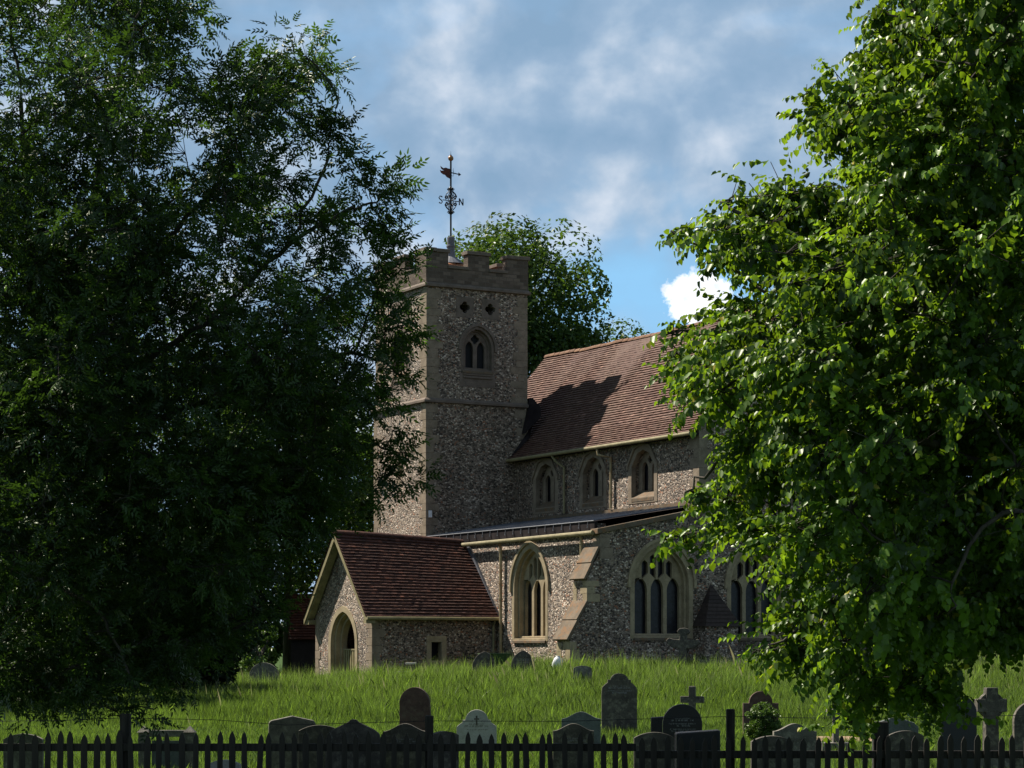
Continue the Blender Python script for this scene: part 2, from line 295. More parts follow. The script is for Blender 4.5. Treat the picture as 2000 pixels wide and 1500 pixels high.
# ------------------------------------------------------------------ the church
# local axes: x runs into the church from the sunny aisle wall, y runs away along it; heights below are relative to the eye line
TH = R(29.42); D0 = 91.94
CX, CY = (832 - 1000) / F * D0, D0
GB = 1.4
TW, NL, AW, NR, PW = 5.0, 13.89, 4.36, 8.97, 5.43        # tower width, nave length, aisle width, ridge offset, porch depth
church = tag(empty('church', (CX, CY, EYE - GB), TH), 'flint church with battlemented tower, red tiled nave roof, aisle and gabled porch', 'church')
def cmb(): return MB(GB)
fx = lambda x0: (lambda a, b, d: (x0 + d, -a, b))          # walls facing the sun (a = distance towards the camera along the wall)
fy = lambda y0: (lambda a, b, d: (a, y0 + d, b))           # walls facing the camera (a = distance into the church)
ZS, ZC, ZT = 10.36, 15.25, 16.82
BOT = -2.0
def quoins(mb, x, y, sx, sy, z0, z1, a=0.34, b=0.62, h=0.36, pr=0.014):
    """alternating corner stones; sx, sy point along the two walls away from the corner"""
    z = z0; k = 0
    while z < z1 - 0.1:
        hh = min(h * random.uniform(0.8, 1.2), z1 - z)
        la, lb = (a, b) if k % 2 else (b, a)
        la *= random.uniform(0.85, 1.15); lb *= random.uniform(0.85, 1.15); p = pr * random.uniform(0.7, 1.3)
        xa, xb = sorted((x - sx * p, x + sx * la)); ya, yb = sorted((y - sy * p, y + sy * lb))
        mb.box(xa, xb, ya, yb, z + 0.006, z + hh - 0.006); z += hh; k += 1
# --- tower
tower_u = 0.06
def tower_stage(z0, z1, ins, openings_s, openings_e, name):
    mb = cmb(); a0, a1 = ins, TW - ins
    # sunny wall x = ins (a from -TW..0 -> y = -a), near wall y = ins
    mb.plate(rect(-a1, -a0, z0, z1), openings_s, fx(ins), 0, 0.7)
    mb.plate(rect(a0 + 0.7, a1, z0, z1), openings_e, fy(ins), 0, 0.7)
    mb.box(a1 - 0.7, a1, a0 + 0.7, a1, z0, z1); mb.box(a0 + 0.7, a1 - 0.7, a1 - 0.7, a1, z0, z1)
    return mb.build(name, M['flint'], church)
C5 = 2.5
belf = lambda c, grow: arch(c, 0.70 + grow, 11.78 - grow, 12.72, 0.82 + grow, 8)
qf = lambda c: foil(c, 14.42, 0.15, 0.135)
slitw = rect(-C5 - 0.13, -C5 + 0.13, 7.2, 8.2)
tower = tower_stage(BOT, ZS, 0.0, [rect(-C5 - 0.17, -C5 + 0.17, 7.16, 8.24)], [], 'tower_lower_stage')
upper = tower_stage(ZS, ZC + 0.05, tower_u, [belf(-C5, 0.05), qf(-C5 - 0.62), qf(-C5 + 0.62)], [belf(C5, 0.05), qf(C5 - 0.62), qf(C5 + 0.62)], 'tower_upper_stage')
inner = cmb(); inner.box(1.2, TW - 1.2, 1.2, TW - 1.2, 8, ZC); inner.build('tower_core', M['louvre'], church)
u_ = tower_u
for x_, y_, sx, sy in ((0, 0, 1, 1), (1, 0, -1, 1), (0, 1, 1, -1)):
    q = cmb(); quoins(q, x_ * TW, y_ * TW, sx, sy, BOT, ZS - 0.12); q.build('quoin', M['ashlar'], tower)
    q = cmb(); quoins(q, x_ * TW + sx * u_, y_ * TW + sy * u_, sx, sy, ZS + 0.12, ZC - 0.1, 0.5, 0.72); q.build('quoin', M['ashlar'], upper)
def ring_course(mb, z0, z1, pr, ins=0.0, top_slope=0.0):
    o, i_ = ins - pr, ins + 0.3; A, B = TW - ins + pr, TW - ins - 0.3
    O = [(o, o), (A, o), (A, A), (o, A)]; I = [(i_, i_), (B, i_), (B, B), (i_, B)]
    s_ = pr * top_slope; O2 = [(o + s_, o + s_), (A - s_, o + s_), (A - s_, A - s_), (o + s_, A - s_)]
    vs = [(x, y, z0) for x, y in I] + [(x, y, z0 + (z1 - z0) * 0.25) for x, y in O] + [(x, y, z0 + (z1 - z0) * 0.6) for x, y in O] + [(x, y, z1) for x, y in O2] + [(x, y, z1) for x, y in I]
    mb.add(vs, [(r * 4 + k, r * 4 + (k + 1) % 4, (r + 1) * 4 + (k + 1) % 4, (r + 1) * 4 + k) for r in range(4) for k in range(4)])
sc_ = cmb(); ring_course(sc_, ZS - 0.13, ZS + 0.12, 0.14, 0, 0.9); sc_.build('string_course', M['parapet'], church)
sc_ = cmb(); ring_course(sc_, ZC - 0.12, ZC + 0.12, 0.13, u_, 0.6); sc_.build('parapet_string_course', M['parapet'], church)
# battlements
par = cmb(); cop = cmb(); lo, hi, th_ = 0.02, TW - 0.02, 0.42
GZ = 16.12
def wall_seg(x0, x1, y0, y1, z0, z1): par.box(min(x0, x1), max(x0, x1), min(y0, y1), max(y0, y1), z0, z1)
merl = [(0.0, 1.08), (2.02, 3.06), (3.92, TW)]
for side in range(4):
    def put(a0, a1, z0, z1, e, mb):
        if side == 0: mb.box(lo - e, lo + th_ + e, a0, a1, z0, z1)
        elif side == 1: mb.box(a0, a1, lo - e, lo + th_ + e, z0, z1)
        elif side == 2: mb.box(hi - th_ - e, hi + e, a0, a1, z0, z1)
        else: mb.box(a0, a1, hi - th_ - e, hi + e, z0, z1)
    s0, s1 = (lo, hi) if side in (0, 2) else (lo + th_, hi - th_)
    put(s0, s1, ZC + 0.125, GZ - 0.12, 0, par)
    for k, (m0, m1) in enumerate(merl):
        a0 = max(m0, s0); a1 = min(m1, s1)
        if a1 - a0 < 0.05: continue
        put(a0, a1, GZ - 0.12, ZT - 0.16, 0, par)
        e0 = a0 - (0.06 if k else (0.06 if side in (0, 2) else -0.06)); e1 = a1 + (0.06 if k < 2 else (0.06 if side in (0, 2) else -0.06))
        j = random.uniform(-0.015, 0.015)
        put(e0, e1, ZT - 0.157 + j, ZT + j, 0.065, cop)
    for g0, g1 in ((1.08, 2.02), (3.06, 3.92)):
        put(g0 - 0.03, g1 + 0.03, GZ - 0.117, GZ + 0.02, 0.065, cop)
par.build('parapet', M['parapet_wall'], church, bevel=0.012); cop.build('parapet_coping', M['parapet'], church, bevel=0.02)

# --- tiled roofs, tile by tile
def tile_roof(mb, fn, L, prof, gauge=0.16, tw=0.19, skip=None, lift=0.060):
    """fn(a, s_pt) -> local point; prof: polyline of (run, height) from eave to ridge"""
    seg = []; tot = 0
    for (r0, z0), (r1, z1) in zip(prof[:-1], prof[1:]):
        l = math.hypot(r1 - r0, z1 - z0); seg.append((tot, l, r0, z0, (r1 - r0) / l, (z1 - z0) / l)); tot += l
    def at(s_, h):
        for t0, l, r0, z0, dr, dz in seg:
            if s_ <= t0 + l or (t0, l) == (seg[-1][0], seg[-1][1]):
                k = s_ - t0; return r0 + dr * k - dz * h, z0 + dz * k + dr * h
    n = int(tot / gauge); m = int(L / tw)
    for i in range(n + 1):
        s0 = i * gauge; s1 = min(tot, s0 + gauge * 1.12); off = 0.5 * (i % 2)
        for j in range(m + 1):
            a0 = (j - off) * tw; a1 = a0 + tw * 0.97
            a0, a1 = max(0, a0), min(L, a1)
            if a1 - a0 < 0.02: continue
            if skip and skip((a0 + a1) / 2, at(s0, 0)): continue
            hl = lift + random.uniform(-0.005, 0.008); hu = 0.004; ds = random.uniform(-0.005, 0.005); tl = random.uniform(-0.004, 0.004)
            lo0 = at(max(0, s0 + ds), hl); lo1 = at(max(0, s0 + ds), hl + tl); up = at(s1, hu); bt = at(max(0, s0 + ds), -0.01)
            P = lambda a, q_: fn(a, q_[0], q_[1])
            tn = min(1, max(0, random.gauss(0.48, 0.2)))
            if random.random() < 0.012: tn = 1.0
            mb.add([P(a0, lo0), P(a1, lo1), P(a1, up), P(a0, up), P(a0, bt), P(a1, bt)], [(0, 1, 2, 3), (0, 4, 5, 1)], tn)
    for (r0, z0), (r1, z1) in zip(prof[:-1], prof[1:]):     # battens and felt below
        mb.add([fn(0, r0, z0 - 0.02), fn(L, r0, z0 - 0.02), fn(L, r1, z1 - 0.02), fn(0, r1, z1 - 0.02)], [(0, 1, 2, 3)], 0.1)
ZE, ZR = 8.02, 13.36
NU0 = -5.25; NLEN = NL + 0.12 - NU0
nprof = [(AW - 0.38, ZE), (AW + 0.55, ZE + 0.82), (NR, ZR)]
sag = lambda a: -0.10 * math.sin(math.pi * min(1, max(0, a / NLEN))) + 0.018 * math.sin(a * 1.3) + 0.012 * math.sin(a * 3.1 + 1)
nr = cmb()
tile_roof(nr, lambda a, r, z: (r, -(NU0 + a), z + sag(a) * (r - AW) / (NR - AW)), NLEN, nprof,
          skip=lambda a, rz: (NU0 + a) < -0.05 and rz[0] < TW - 0.02)
b = len(nr.v)
nave_roof = nr.build('nave_roof', M['tile'], church)
far = cmb()
for (r0, z0), (r1, z1) in zip(nprof[:-1], nprof[1:]):
    f_ = lambda r: 2 * NR - r
    far.add([(f_(r0), -NU0, z0), (f_(r0), -(NU0 + NLEN), z0), (f_(r1), -(NU0 + NLEN), z1 - 0.05), (f_(r1), -NU0, z1 - 0.05)], [(0, 1, 2, 3)])
far.build('nave_roof_far_slope', M['tile'], church)
rt = cmb(); a = 0.0
while a < NLEN - 0.1:                                        # half round ridge tiles
    l = 0.45; z = ZR + sag(a) + 0.0
    tn = min(1, max(0.2, random.gauss(0.62, 0.15)))
    vs = []; 
    for e in (a, min(a + l - 0.012, NLEN)):
        for k in range(7):
            t_ = math.pi * k / 6; vs.append((NR - 0.17 * math.cos(t_), -(NU0 + e), z - 0.05 + 0.15 * math.sin(t_) + (0.008 if e > a else 0)))
    rt.add(vs, [(k, k + 1, 8 + k, 7 + k) for k in range(6)] + [tuple(range(7)), tuple(range(13, 6, -1))], tn); a += l
rt.build('ridge_tiles', M['ridge'], nave_roof)
# far gable end and nave walls
gw = cmb()
gw.add([(AW, -NU0, BOT), (2 * NR - AW, -NU0, BOT), (2 * NR - AW, -NU0, ZE), (NR, -NU0, ZR - 0.15), (AW, -NU0, ZE)], [(0, 1, 2, 3, 4)])
gw.box(2 * NR - AW - 0.5, 2 * NR - AW, -NL + 0.6, -NU0 - 0.01, BOT, ZE)
gw.build('nave_far_wall', M['flint'], church)

# --- aisle wall with its window, clerestory wall, near end wall
ZG = 4.10                                                     # aisle gutter
AU0 = -0.0
W1 = 8.72
aw = cmb()
win_o = lambda c, hw, zb, zs, rise, grow: arch(c, hw + grow, zb - grow, zs, rise + grow, 12)
aw.plate(rect(0.02, NL - 0.7, BOT, ZG + 0.45), [win_o(W1, 1.22, 0.28, 2.25, 1.55, 0.06)], fx(0.03), 0, 0.67)
aisle_wall = aw.build('aisle_wall', M['flint'], church)
ew = cmb()
W2, W3 = 2.72, 7.05
endpoly = [(0.03, BOT), (2 * NR - AW, BOT), (2 * NR - AW, ZE + 0.0), (2 * NR - AW - 0.9, ZE + 0.75), (NR, ZR - 0.12), (AW + 0.55, ZE + 0.70), (AW + 0.03, ZE + 0.15), (AW + 0.03, 4.98), (0.03, 4.14)]
ew.plate(endpoly, [win_o(W2, 1.22, 0.36, 2.30, 1.45, 0.06), win_o(W3, 1.22, 0.36, 2.30, 1.45, 0.06)], fy(-NL), 0, 0.7)
end_wall = ew.build('end_wall', M['flint'], church)
cw = cmb()
CW = [2.45, 6.28, 10.0]
cl_o = lambda c, gr: [(c - 0.80 - gr, 5.85 - gr), (c + 0.80 + gr, 5.85 - gr), (c + 0.80 + gr, 7.05), (c + 0.42 + gr * 0.6, 7.55 + gr * 0.6), (c, 7.68 + gr), (c - 0.42 - gr * 0.6, 7.55 + gr * 0.6), (c - 0.80 - gr, 7.05)]
cw.plate(rect(0.02, NL - 0.7, 4.7, ZE + 0.25), [cl_o(c, 0.04) for c in CW], fx(AW + 0.03), 0, 0.62)
cw.build('clerestory_wall', M['flint'], church)
q = cmb(); quoins(q, AW + 0.03, -NL, 1, 1, 5.0, ZE + 0.1, 0.4, 0.66); q.build('quoin', M['ashlar'], end_wall)
q = cmb(); quoins(q, 0.03, -NL, 1, 1, 3.2, 4.1, 0.42, 0.5); q.build('quoin', M['ashlar'], end_wall)

def lined_window(kind, fn, c, hw, zb, zs, rise, lights, lw, mull, light_top, deep=0.34, hood=True, surround=0.20, mat='window_stone'):
    """stone lined pointed window: moulded orders, tracery, glass and sill"""
    s_ = cmb()
    o = lambda gr: arch(c, hw + gr, zb - min(gr, 0.12), zs, rise + gr, 12)
    s_.plate(o(surround), [o(0.0)], fn, -0.016, 0.16)
    s_.plate(o(0.10), [o(-0.09)], fn, 0.163, 0.60)
    win = s_.build(kind, M[mat], church, bevel=0.02)
    if hood:
        h = cmb(); out = arch(c, hw + surround + 0.12, zs - 0.02, zs, rise + surround + 0.12, 12)[2:-1]; inn = arch(c, hw + surround + 0.005, zs - 0.02, zs, rise + surround + 0.005, 12)[2:-1]
        h.plate([(c + hw + surround + 0.12, zs - 0.12)] + out + [(c - hw - surround - 0.12, zs), (c - hw - surround - 0.12, zs - 0.12), (c - hw - surround - 0.005, zs - 0.12), (c - hw - surround - 0.005, zs)] + list(reversed(inn)) + [(c + hw + surround + 0.005, zs - 0.12)], [], fn, -0.085, 0.03)
        h.build('hood_mould', M[mat], win)
    holes = []
    tot = lights * lw + (lights - 1) * mull
    ihw, ir = hw - 0.09, rise - 0.09
    for k in range(lights):
        lc = c - tot / 2 + lw / 2 + k * (lw + mull)
        hz = min(light_top, zs + arch_h(abs(lc - c) + lw * 0.28, ihw, ir) - 0.10)
        sp = hz - lw * 0.95
        hd = arch(lc, lw / 2, zb + 0.08, sp, lw * 0.85, 5)
        holes.append(hd)
        for q_ in (-1, 1):                                    # panel lights over each head
            pc = lc + q_ * (lw + mull) / 4; hw2 = (lw + mull) / 4 - 0.045
            top = min(zs + arch_h(abs(pc - c) + hw2 * 0.8, ihw, ir) - 0.10, zs + rise)
            bz = hz - lw * 0.25
            if lights > 2 and top - bz > 0.30: holes.append([(pc - q_ * hw2 * 0.9, bz + 0.02), (pc + hw2, bz + 0.24) if q_ > 0 else (pc + hw2 * 0.9, bz + 0.02), (pc + hw2, top - 0.12), (pc, top), (pc - hw2, top - 0.12), (pc - hw2, bz + 0.24)] if q_ < 0 else
                                               [(pc - hw2 * 0.9, bz + 0.02), (pc + hw2, bz + 0.24), (pc + hw2, top - 0.12), (pc, top), (pc - hw2, top - 0.12), (pc - hw2, bz + 0.12)])
    if lights == 2: holes.append(foil(c, zs + rise * 0.50, 0.105, 0.095))
    t_ = cmb(); t_.plate(arch(c, ihw + 0.05, zb - 0.05, zs, ir + 0.05, 12), holes, fn, deep, deep + 0.13); t_.build('tracery', M[mat], win, bevel=0.03)
    g_ = cmb(); g_.plate(arch(c, ihw + 0.04, zb - 0.04, zs, ir + 0.04, 12), [], fn, deep + 0.17, deep + 0.19)
    g_.build('glass' if lights > 2 else 'louvre', M['glass'] if lights > 2 else M['louvre'], win)
    sl_ = cmb()                                               # sloping sill
    V = [fn(c + sx * (hw + 0.06 if d < 0.1 else hw - 0.02), z, d) for d, z in ((-0.07, zb - 0.17), (-0.07, zb - 0.09), (deep + 0.02, zb + 0.10), (deep + 0.02, zb - 0.17)) for sx in (-1, 1)]
    sl_.add(V, [(0, 1, 3, 2), (2, 3, 5, 4), (4, 5, 7, 6), (6, 7, 1, 0), (0, 2, 4, 6), (1, 7, 5, 3)]); sl_.build('sill', M['cap_stone'], win)
    return win
lined_window('aisle_window', fx(0.03), W1, 1.20, 0.30, 2.25, 1.52, 3, 0.52, 0.17, 2.65)
lined_window('end_window', fy(-NL), W2, 1.20, 0.38, 2.30, 1.42, 3, 0.56, 0.16, 2.62)
lined_window('end_window', fy(-NL), W3, 1.20, 0.38, 2.30, 1.42, 3, 0.56, 0.16, 2.62)
lined_window('belfry_window', fy(u_), C5, 0.68, 11.80, 12.72, 0.80, 2, 0.36, 0.20, 13.05, 0.22, True, 0.13, 'parapet')
lined_window('belfry_window', fx(u_), -C5, 0.68, 11.80, 12.72, 0.80, 2, 0.36, 0.20, 13.05, 0.22, True, 0.13, 'parapet')
for f_, c in ((fy(u_), C5), (fx(u_), -C5)):                   # stone apron and stepped sill under each belfry window, quatrefoil slabs above
    m = cmb(); m.plate(rect(c - 0.86, c + 0.86, 11.05, 11.62), [], f_, -0.014, 0.06)
    for k in range(3): m.plate(rect(c - 0.70, c + 0.70, 11.42 + k * 0.12, 11.50 + k * 0.12), [], f_, -0.075 + k * 0.02, 0.05)
    m.build('belfry_sill', M['parapet'], church, bevel=0.01)
    for sx in (-1, 1):
        m = cmb(); cc = c + sx * 0.62; m.plate(rect(cc - 0.42, cc + 0.42, 13.98, 14.86), [foil(cc, 14.42, 0.13, 0.12)], f_, -0.012, 0.22)
        o = m.build('quatrefoil', M['parapet'], church, bevel=0.02)
m = cmb(); m.plate(rect(-C5 - 0.34, -C5 + 0.34, 6.95, 8.5), [rect(-C5 - 0.13, -C5 + 0.13, 7.2, 8.2)], fx(0), -0.012, 0.3); o = m.build('slit_window', M['ashlar'], church, bevel=0.02)
m = cmb(); m.plate(rect(-C5 - 0.2, -C5 + 0.2, 7.1, 8.3), [], fx(0), 0.28, 0.29); m.build('glass', M['glass'], o)
m = cmb(); m.box(0.10, 0.24, -0.11, 0.0, 5.42, 5.72); m.build('wall_light', M['white'], church, bevel=0.02)
# clerestory windows
for c in CW:
    s_ = cmb(); s_.plate(cl_o(c, 0.26), [cl_o(c, 0.0)], fx(AW + 0.03), -0.018, 0.20)
    win = s_.build('clerestory_window', M['ashlar'], church, bevel=0.02)
    h = cmb(); h.plate([(c - 1.10, 6.95), (c - 1.10, 7.12), (c - 0.58, 7.84), (c, 7.96), (c + 0.58, 7.84), (c + 1.10, 7.12), (c + 1.10, 6.95), (c + 1.0, 6.95), (c + 1.0, 7.10), (c + 0.53, 7.755), (c, 7.87), (c - 0.53, 7.755), (c - 1.0, 7.10), (c - 1.0, 6.95)], [], fx(AW + 0.03), -0.08, 0.02)
    h.build('hood_mould', M['ashlar'], win)
    m = cmb(); m.plate(cl_o(c, 0.10), [arch(c - 0.36, 0.21, 6.10, 6.95, 0.30, 5), arch(c + 0.36, 0.21, 6.10, 6.95, 0.30, 5), foil(c, 7.33, 0.085, 0.08)], fx(AW + 0.03), 0.34, 0.46); m.build('tracery', M['ashlar'], win, bevel=0.02)
    m = cmb(); m.plate(cl_o(c, 0.09), [], fx(AW + 0.03), 0.50, 0.52); m.build('glass', M['glass'], win)
    m = cmb(); f_ = fx(AW + 0.03); V = [f_(c + sx * 0.80, z, d) for d, z in ((-0.03, 5.68), (-0.03, 5.80), (0.36, 6.12), (0.36, 5.68)) for sx in (-1, 1)]
    m.add(V, [(0, 1, 3, 2), (2, 3, 5, 4), (4, 5, 7, 6), (6, 7, 1, 0), (0, 2, 4, 6), (1, 7, 5, 3)]); m.build('sill', M['cap_stone'], win)

# --- aisle roof of lead, coping, gutters, pipes
m = cmb(); m.add([(-0.10, 0.0, 4.58), (-0.10, -NL + 0.2, 4.58), (AW + 0.05, -NL + 0.2, 5.30), (AW + 0.05, 0.0, 5.30)], [(0, 1, 2, 3)])
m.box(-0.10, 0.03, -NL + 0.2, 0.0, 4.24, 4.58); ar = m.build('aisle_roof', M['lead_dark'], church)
m = cmb(); k = 0.25
while k < NL - 0.3:
    m.tube([(-0.14, -k, 4.36), (-0.13, -k, 4.60), (AW, -k, 5.335)], 0.028, 6); k += 0.62
m.tube([(-0.12, 0, 4.60), (-0.12, -NL + 0.2, 4.60)], 0.022, 6)
m.build('lead_rolls', M['lead'], ar)
m = cmb(); m.box(AW - 0.06, AW + 0.03, -NL + 0.2, 0, 5.25, 5.46); m.build('flashing', M['cap_stone'], ar)
m = cmb()
m.add([(-0.14, y, z) for y, z in ((-NL - 0.10, 4.10), (-NL - 0.10, 4.30), (-NL + 0.42, 4.30), (-NL + 0.42, 4.10))] + [(AW + 0.03, y, z) for y, z in ((-NL - 0.10, 4.98), (-NL - 0.10, 5.18), (-NL + 0.42, 5.18), (-NL + 0.42, 4.98))],
      [(0, 1, 2, 3), (4, 7, 6, 5), (0, 4, 5, 1), (1, 5, 6, 2), (2, 6, 7, 3), (3, 7, 4, 0)])
m.build('aisle_coping', M['cap_stone'], church, bevel=0.02)
def gutter(name, pts, r, mat='paint'):
    m = cmb(); m.tube(pts, r, 10); return m.build(name, M[mat], church, smooth=False)
gutter('aisle_gutter', [(-0.20, -1.0, 4.10), (-0.20, -NL + 0.15, 4.16)], 0.085)
gutter('nave_gutter', [(AW - 0.44, 0.0, ZE - 0.05), (AW - 0.44, -NL - 0.1, ZE - 0.05)], 0.075)
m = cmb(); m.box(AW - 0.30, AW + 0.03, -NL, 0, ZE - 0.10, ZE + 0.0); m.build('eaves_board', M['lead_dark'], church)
def downpipe(pts, r=0.05, mat='pipe'):
    m = cmb(); m.tube(pts, r, 8)
    for p, q_ in zip(pts[:-1], pts[1:]):
        if abs(p[2] - q_[2]) > 1.0:
            z = p[2] - 0.1
            while z > q_[2] + 0.1: m.tube([(p[0], p[1], z), (p[0], p[1], z - 0.07)], r * 1.35, 8); z -= 1.3
    return m.build('downpipe', M[mat], church)
downpipe([(-0.15, -6.62, 4.05), (-0.09, -6.62, 3.9), (-0.09, -6.62, 2.0), (-0.09, -6.62, -1.0)], 0.062)
downpipe([(-0.15, -12.75, 4.10), (-0.09, -12.75, 3.95), (-0.09, -12.75, 2.6)], 0.062)
downpipe([(AW - 0.42, -3.72, ZE - 0.1), (AW - 0.30, -3.85, ZE - 0.35), (AW - 0.07, -4.15, 7.4), (AW - 0.07, -4.15, 5.5)], 0.05, 'paint')
downpipe([(AW - 0.42, -7.30, ZE - 0.05), (AW - 0.40, -7.35, ZE - 0.35), (AW - 0.07, -7.80, 7.55), (AW - 0.07, -7.80, 5.5)], 0.055)
# lead saddle where the nave roof meets the tower
m = cmb()
m.add([(5.0, 0.5, 10.72), (5.0, -0.30, 10.72), (5.42, -0.30, 10.30), (5.42, 0.5, 10.30), (4.62, -0.02, 9.15), (4.62, -0.34, 9.15), (5.0, -0.02, 10.72), (5.42, -0.30, 9.9)], [(0, 1, 2, 3), (6, 1, 5, 4), (1, 2, 7, 5)])
m.add([(AW - 0.3, -0.012, 8.14), (AW - 0.3, -0.16, 8.14), (AW + 0.6, -0.16, 9.02), (TW + 0.05, -0.16, 9.5), (TW + 0.05, -0.012, 9.7), (AW + 0.6, -0.012, 9.3)], [(0, 1, 2, 5), (5, 2, 3, 4)])
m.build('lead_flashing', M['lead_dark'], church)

# --- corner buttress with two weathered set-offs
bt = cmb(); U0, U1 = NL - 0.97, NL - 0.03
side_o = [(0.03, BOT), (-1.24, BOT), (-1.24, 0.28), (-0.52, 1.46), (-0.52, 2.48), (0.03, 3.45)]
bt.plate(side_o, [], lambda a, b, d: (a, -U1 + d, b), 0, U1 - U0)
but = bt.build('corner_buttress', M['flint'], church)
for steps in ((((-1.33, 0.20), (-0.88, 0.93)), ((-0.92, 0.93), (-0.47, 1.62))), (((-0.60, 2.42), (-0.27, 3.02)), ((-0.31, 3.02), (0.03, 3.62)))):
    m = cmb()
    for (x0, z0), (x1, z1) in steps:
        t_ = 0.10; nx, nz = -(z1 - z0), (x1 - x0); l = math.hypot(nx, nz); nx, nz = nx / l * t_, nz / l * t_
        m.plate([(x0, z0), (x1, z1), (x1 + nx, z1 + nz), (x0 + nx, z0 + nz)], [], lambda a, b, d: (a, -U1 - 0.05 + d, b), 0, U1 - U0 + 0.10)
    m.build('weathering', M['cap_stone'], but, bevel=0.015)
for a_ in ((-1.24, -U1, 1, 1, BOT, 0.18, 0.3, 0.42, 0.36), (-1.24, -U0, 1, -1, BOT, 0.18, 0.3, 0.36, 0.36), (-0.52, -U1, 1, 1, 1.62, 2.4, 0.3, 0.52, 0.26), (-0.52, -U0, 1, -1, 1.62, 2.4, 0.22, 0.26, 0.26)):
    m = cmb(); quoins(m, *a_); m.build('quoin', M['window_stone'], but)
# buttress with a steep tiled cap between the two end windows
m = cmb(); B0, B1 = 4.18, 5.64
m.box(B0, B1, -NL - 0.75, -NL + 0.05, BOT, 0.76); tb = m.build('tiled_buttress', M['flint'], church)
m = cmb(); ap = (4.91, -NL, 2.36); c0 = (B0 - 0.1, -NL - 0.86, 0.74); c1 = (B1 + 0.1, -NL - 0.86, 0.74); k0 = (B0 - 0.1, -NL, 0.74); k1 = (B1 + 0.1, -NL, 0.74)
for i in range(11):
    t0, t1 = i / 11, (i + 1.15) / 11; t1 = min(t1, 1)
    L_ = lambda p, t_, l=0.0: tuple(p[k] + (ap[k] - p[k]) * t_ + (0, -l, 0)[k] for k in range(3))
    tn = random.uniform(0.2, 0.7)
    m.add([L_(c0, t0, 0.03), L_(c1, t0, 0.03), L_(c1, t1), L_(c0, t1), L_(c0, t0, -0.01), L_(c1, t0, -0.01)], [(0, 1, 2, 3), (0, 4, 5, 1)], tn)
    m.add([L_(k0, t0, 0), L_(c0, t0, 0.03), L_(c0, t1), L_(k0, t1)], [(0, 1, 2, 3)], tn); m.add([L_(c1, t0, 0.03), L_(k1, t0), L_(k1, t1), L_(c1, t1)], [(0, 1, 2, 3)], tn)
m.build('tiled_cap', M['tile_cap'], tb)

# --- porch
PU0, PU1 = 0.80, 6.05; PC = (PU0 + PU1) / 2; PE, PR_ = 1.34, 4.52
pw = cmb(); DC = 3.42
door = lambda gr: arch(DC, 1.12 + gr, BOT, 0.08, 1.28 + gr, 12)
gable = [(PU0, BOT), (PU1, BOT), (PU1, PE), (PC, PR_ - 0.12), (PU0, PE)]
dh = door(0.05); dh = [(dh[0][0], BOT + 0.02), (dh[1][0], BOT + 0.02)] + dh[2:]
pw.plate(gable, [dh], fx(-PW), 0, 0.55)
pw.plate(rect(-PW + 0.55, 0.02, BOT, PE + 0.05), [rect(-2.92, -2.36, -0.62, 0.22)], fy(-PU1), 0, 0.5)
pw.box(-PW + 0.55, 0.02, -PU0 - 0.5, -PU0, BOT, PE + 0.05)
porch = pw.build('porch', M['flint'], church)
m = cmb(); quoins(m, -PW, -PU1, 1, 1, BOT, PE - 0.05, 0.32, 0.5, 0.3); m.build('quoin', M['ashlar'], porch)
m = cmb(); quoins(m, -PW, -PU0, 1, -1, BOT, PE - 0.05, 0.3, 0.4, 0.3); m.build('quoin', M['ashlar'], porch)
m = cmb()
fo = fx(-PW)
def opn(gr): o = door(gr); return [(o[0][0], BOT), (o[1][0], BOT)] + o[2:]
m.plate(opn(0.24), [[(p[0], p[1] + (0.01 if i < 2 else 0)) for i, p in enumerate(opn(0.0))]], fo, -0.03, 0.14)
m.plate(opn(0.10), [[(p[0], p[1] + (0.01 if i < 2 else 0)) for i, p in enumerate(opn(-0.10))]], fo, 0.143, 0.34)
m.plate(opn(0.02), [[(p[0], p[1] + (0.01 if i < 2 else 0)) for i, p in enumerate(opn(-0.22))]], fo, 0.343, 0.60)
m.build('door_arch', M['window_stone'], porch, bevel=0.025)
m = cmb()
for k in range(9):
    a = DC - 0.80 + k * 0.20; m.box(-PW + 0.42, -PW + 0.46, -a - 0.055, -a + 0.055, -1.45, -0.16)
m.box(-PW + 0.46, -PW + 0.51, -DC - 0.9, -DC + 0.9, -0.30, -0.18); m.box(-PW + 0.46, -PW + 0.51, -DC - 0.9, -DC + 0.9, -1.25, -1.12)
m.box(-PW + 0.40, -PW + 0.52, -DC - 0.9, -DC + 0.9, -0.158, -0.10)
m.build('gate', M['paint'], porch)
m = cmb(); m.plate(rect(-3.08, -2.20, -0.95, 0.40), [rect(-2.86, -2.42, -0.56, 0.16)], fy(-PU1), -0.014, 0.3); sw = m.build('porch_window', M['window_stone'], porch, bevel=0.015)
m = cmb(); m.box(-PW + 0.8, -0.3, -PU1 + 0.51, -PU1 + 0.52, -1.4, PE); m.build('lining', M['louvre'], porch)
psag = lambda a: -0.24 * (a / (PW + 0.4)) ** 1.3
pr = cmb(); OV = 0.34
pprof = [(-0.30, PE - 0.20), (PC - PU0, PR_)]
hw_ = (PU1 - PU0) / 2
tile_roof(pr, lambda a, r, z: (-PW - 0.42 + a, -(PU1 - r), z + psag(a) * max(0, r) / hw_), PW + 0.46, pprof, 0.165, 0.18)
tile_roof(pr, lambda a, r, z: (-PW - 0.42 + a, -(PU0 + r), z + psag(a) * max(0, r) / hw_), PW + 0.46, pprof, 0.165, 0.18)
proof = pr.build('porch_roof', M['tile_old'], church)
m = cmb(); a = 0.0
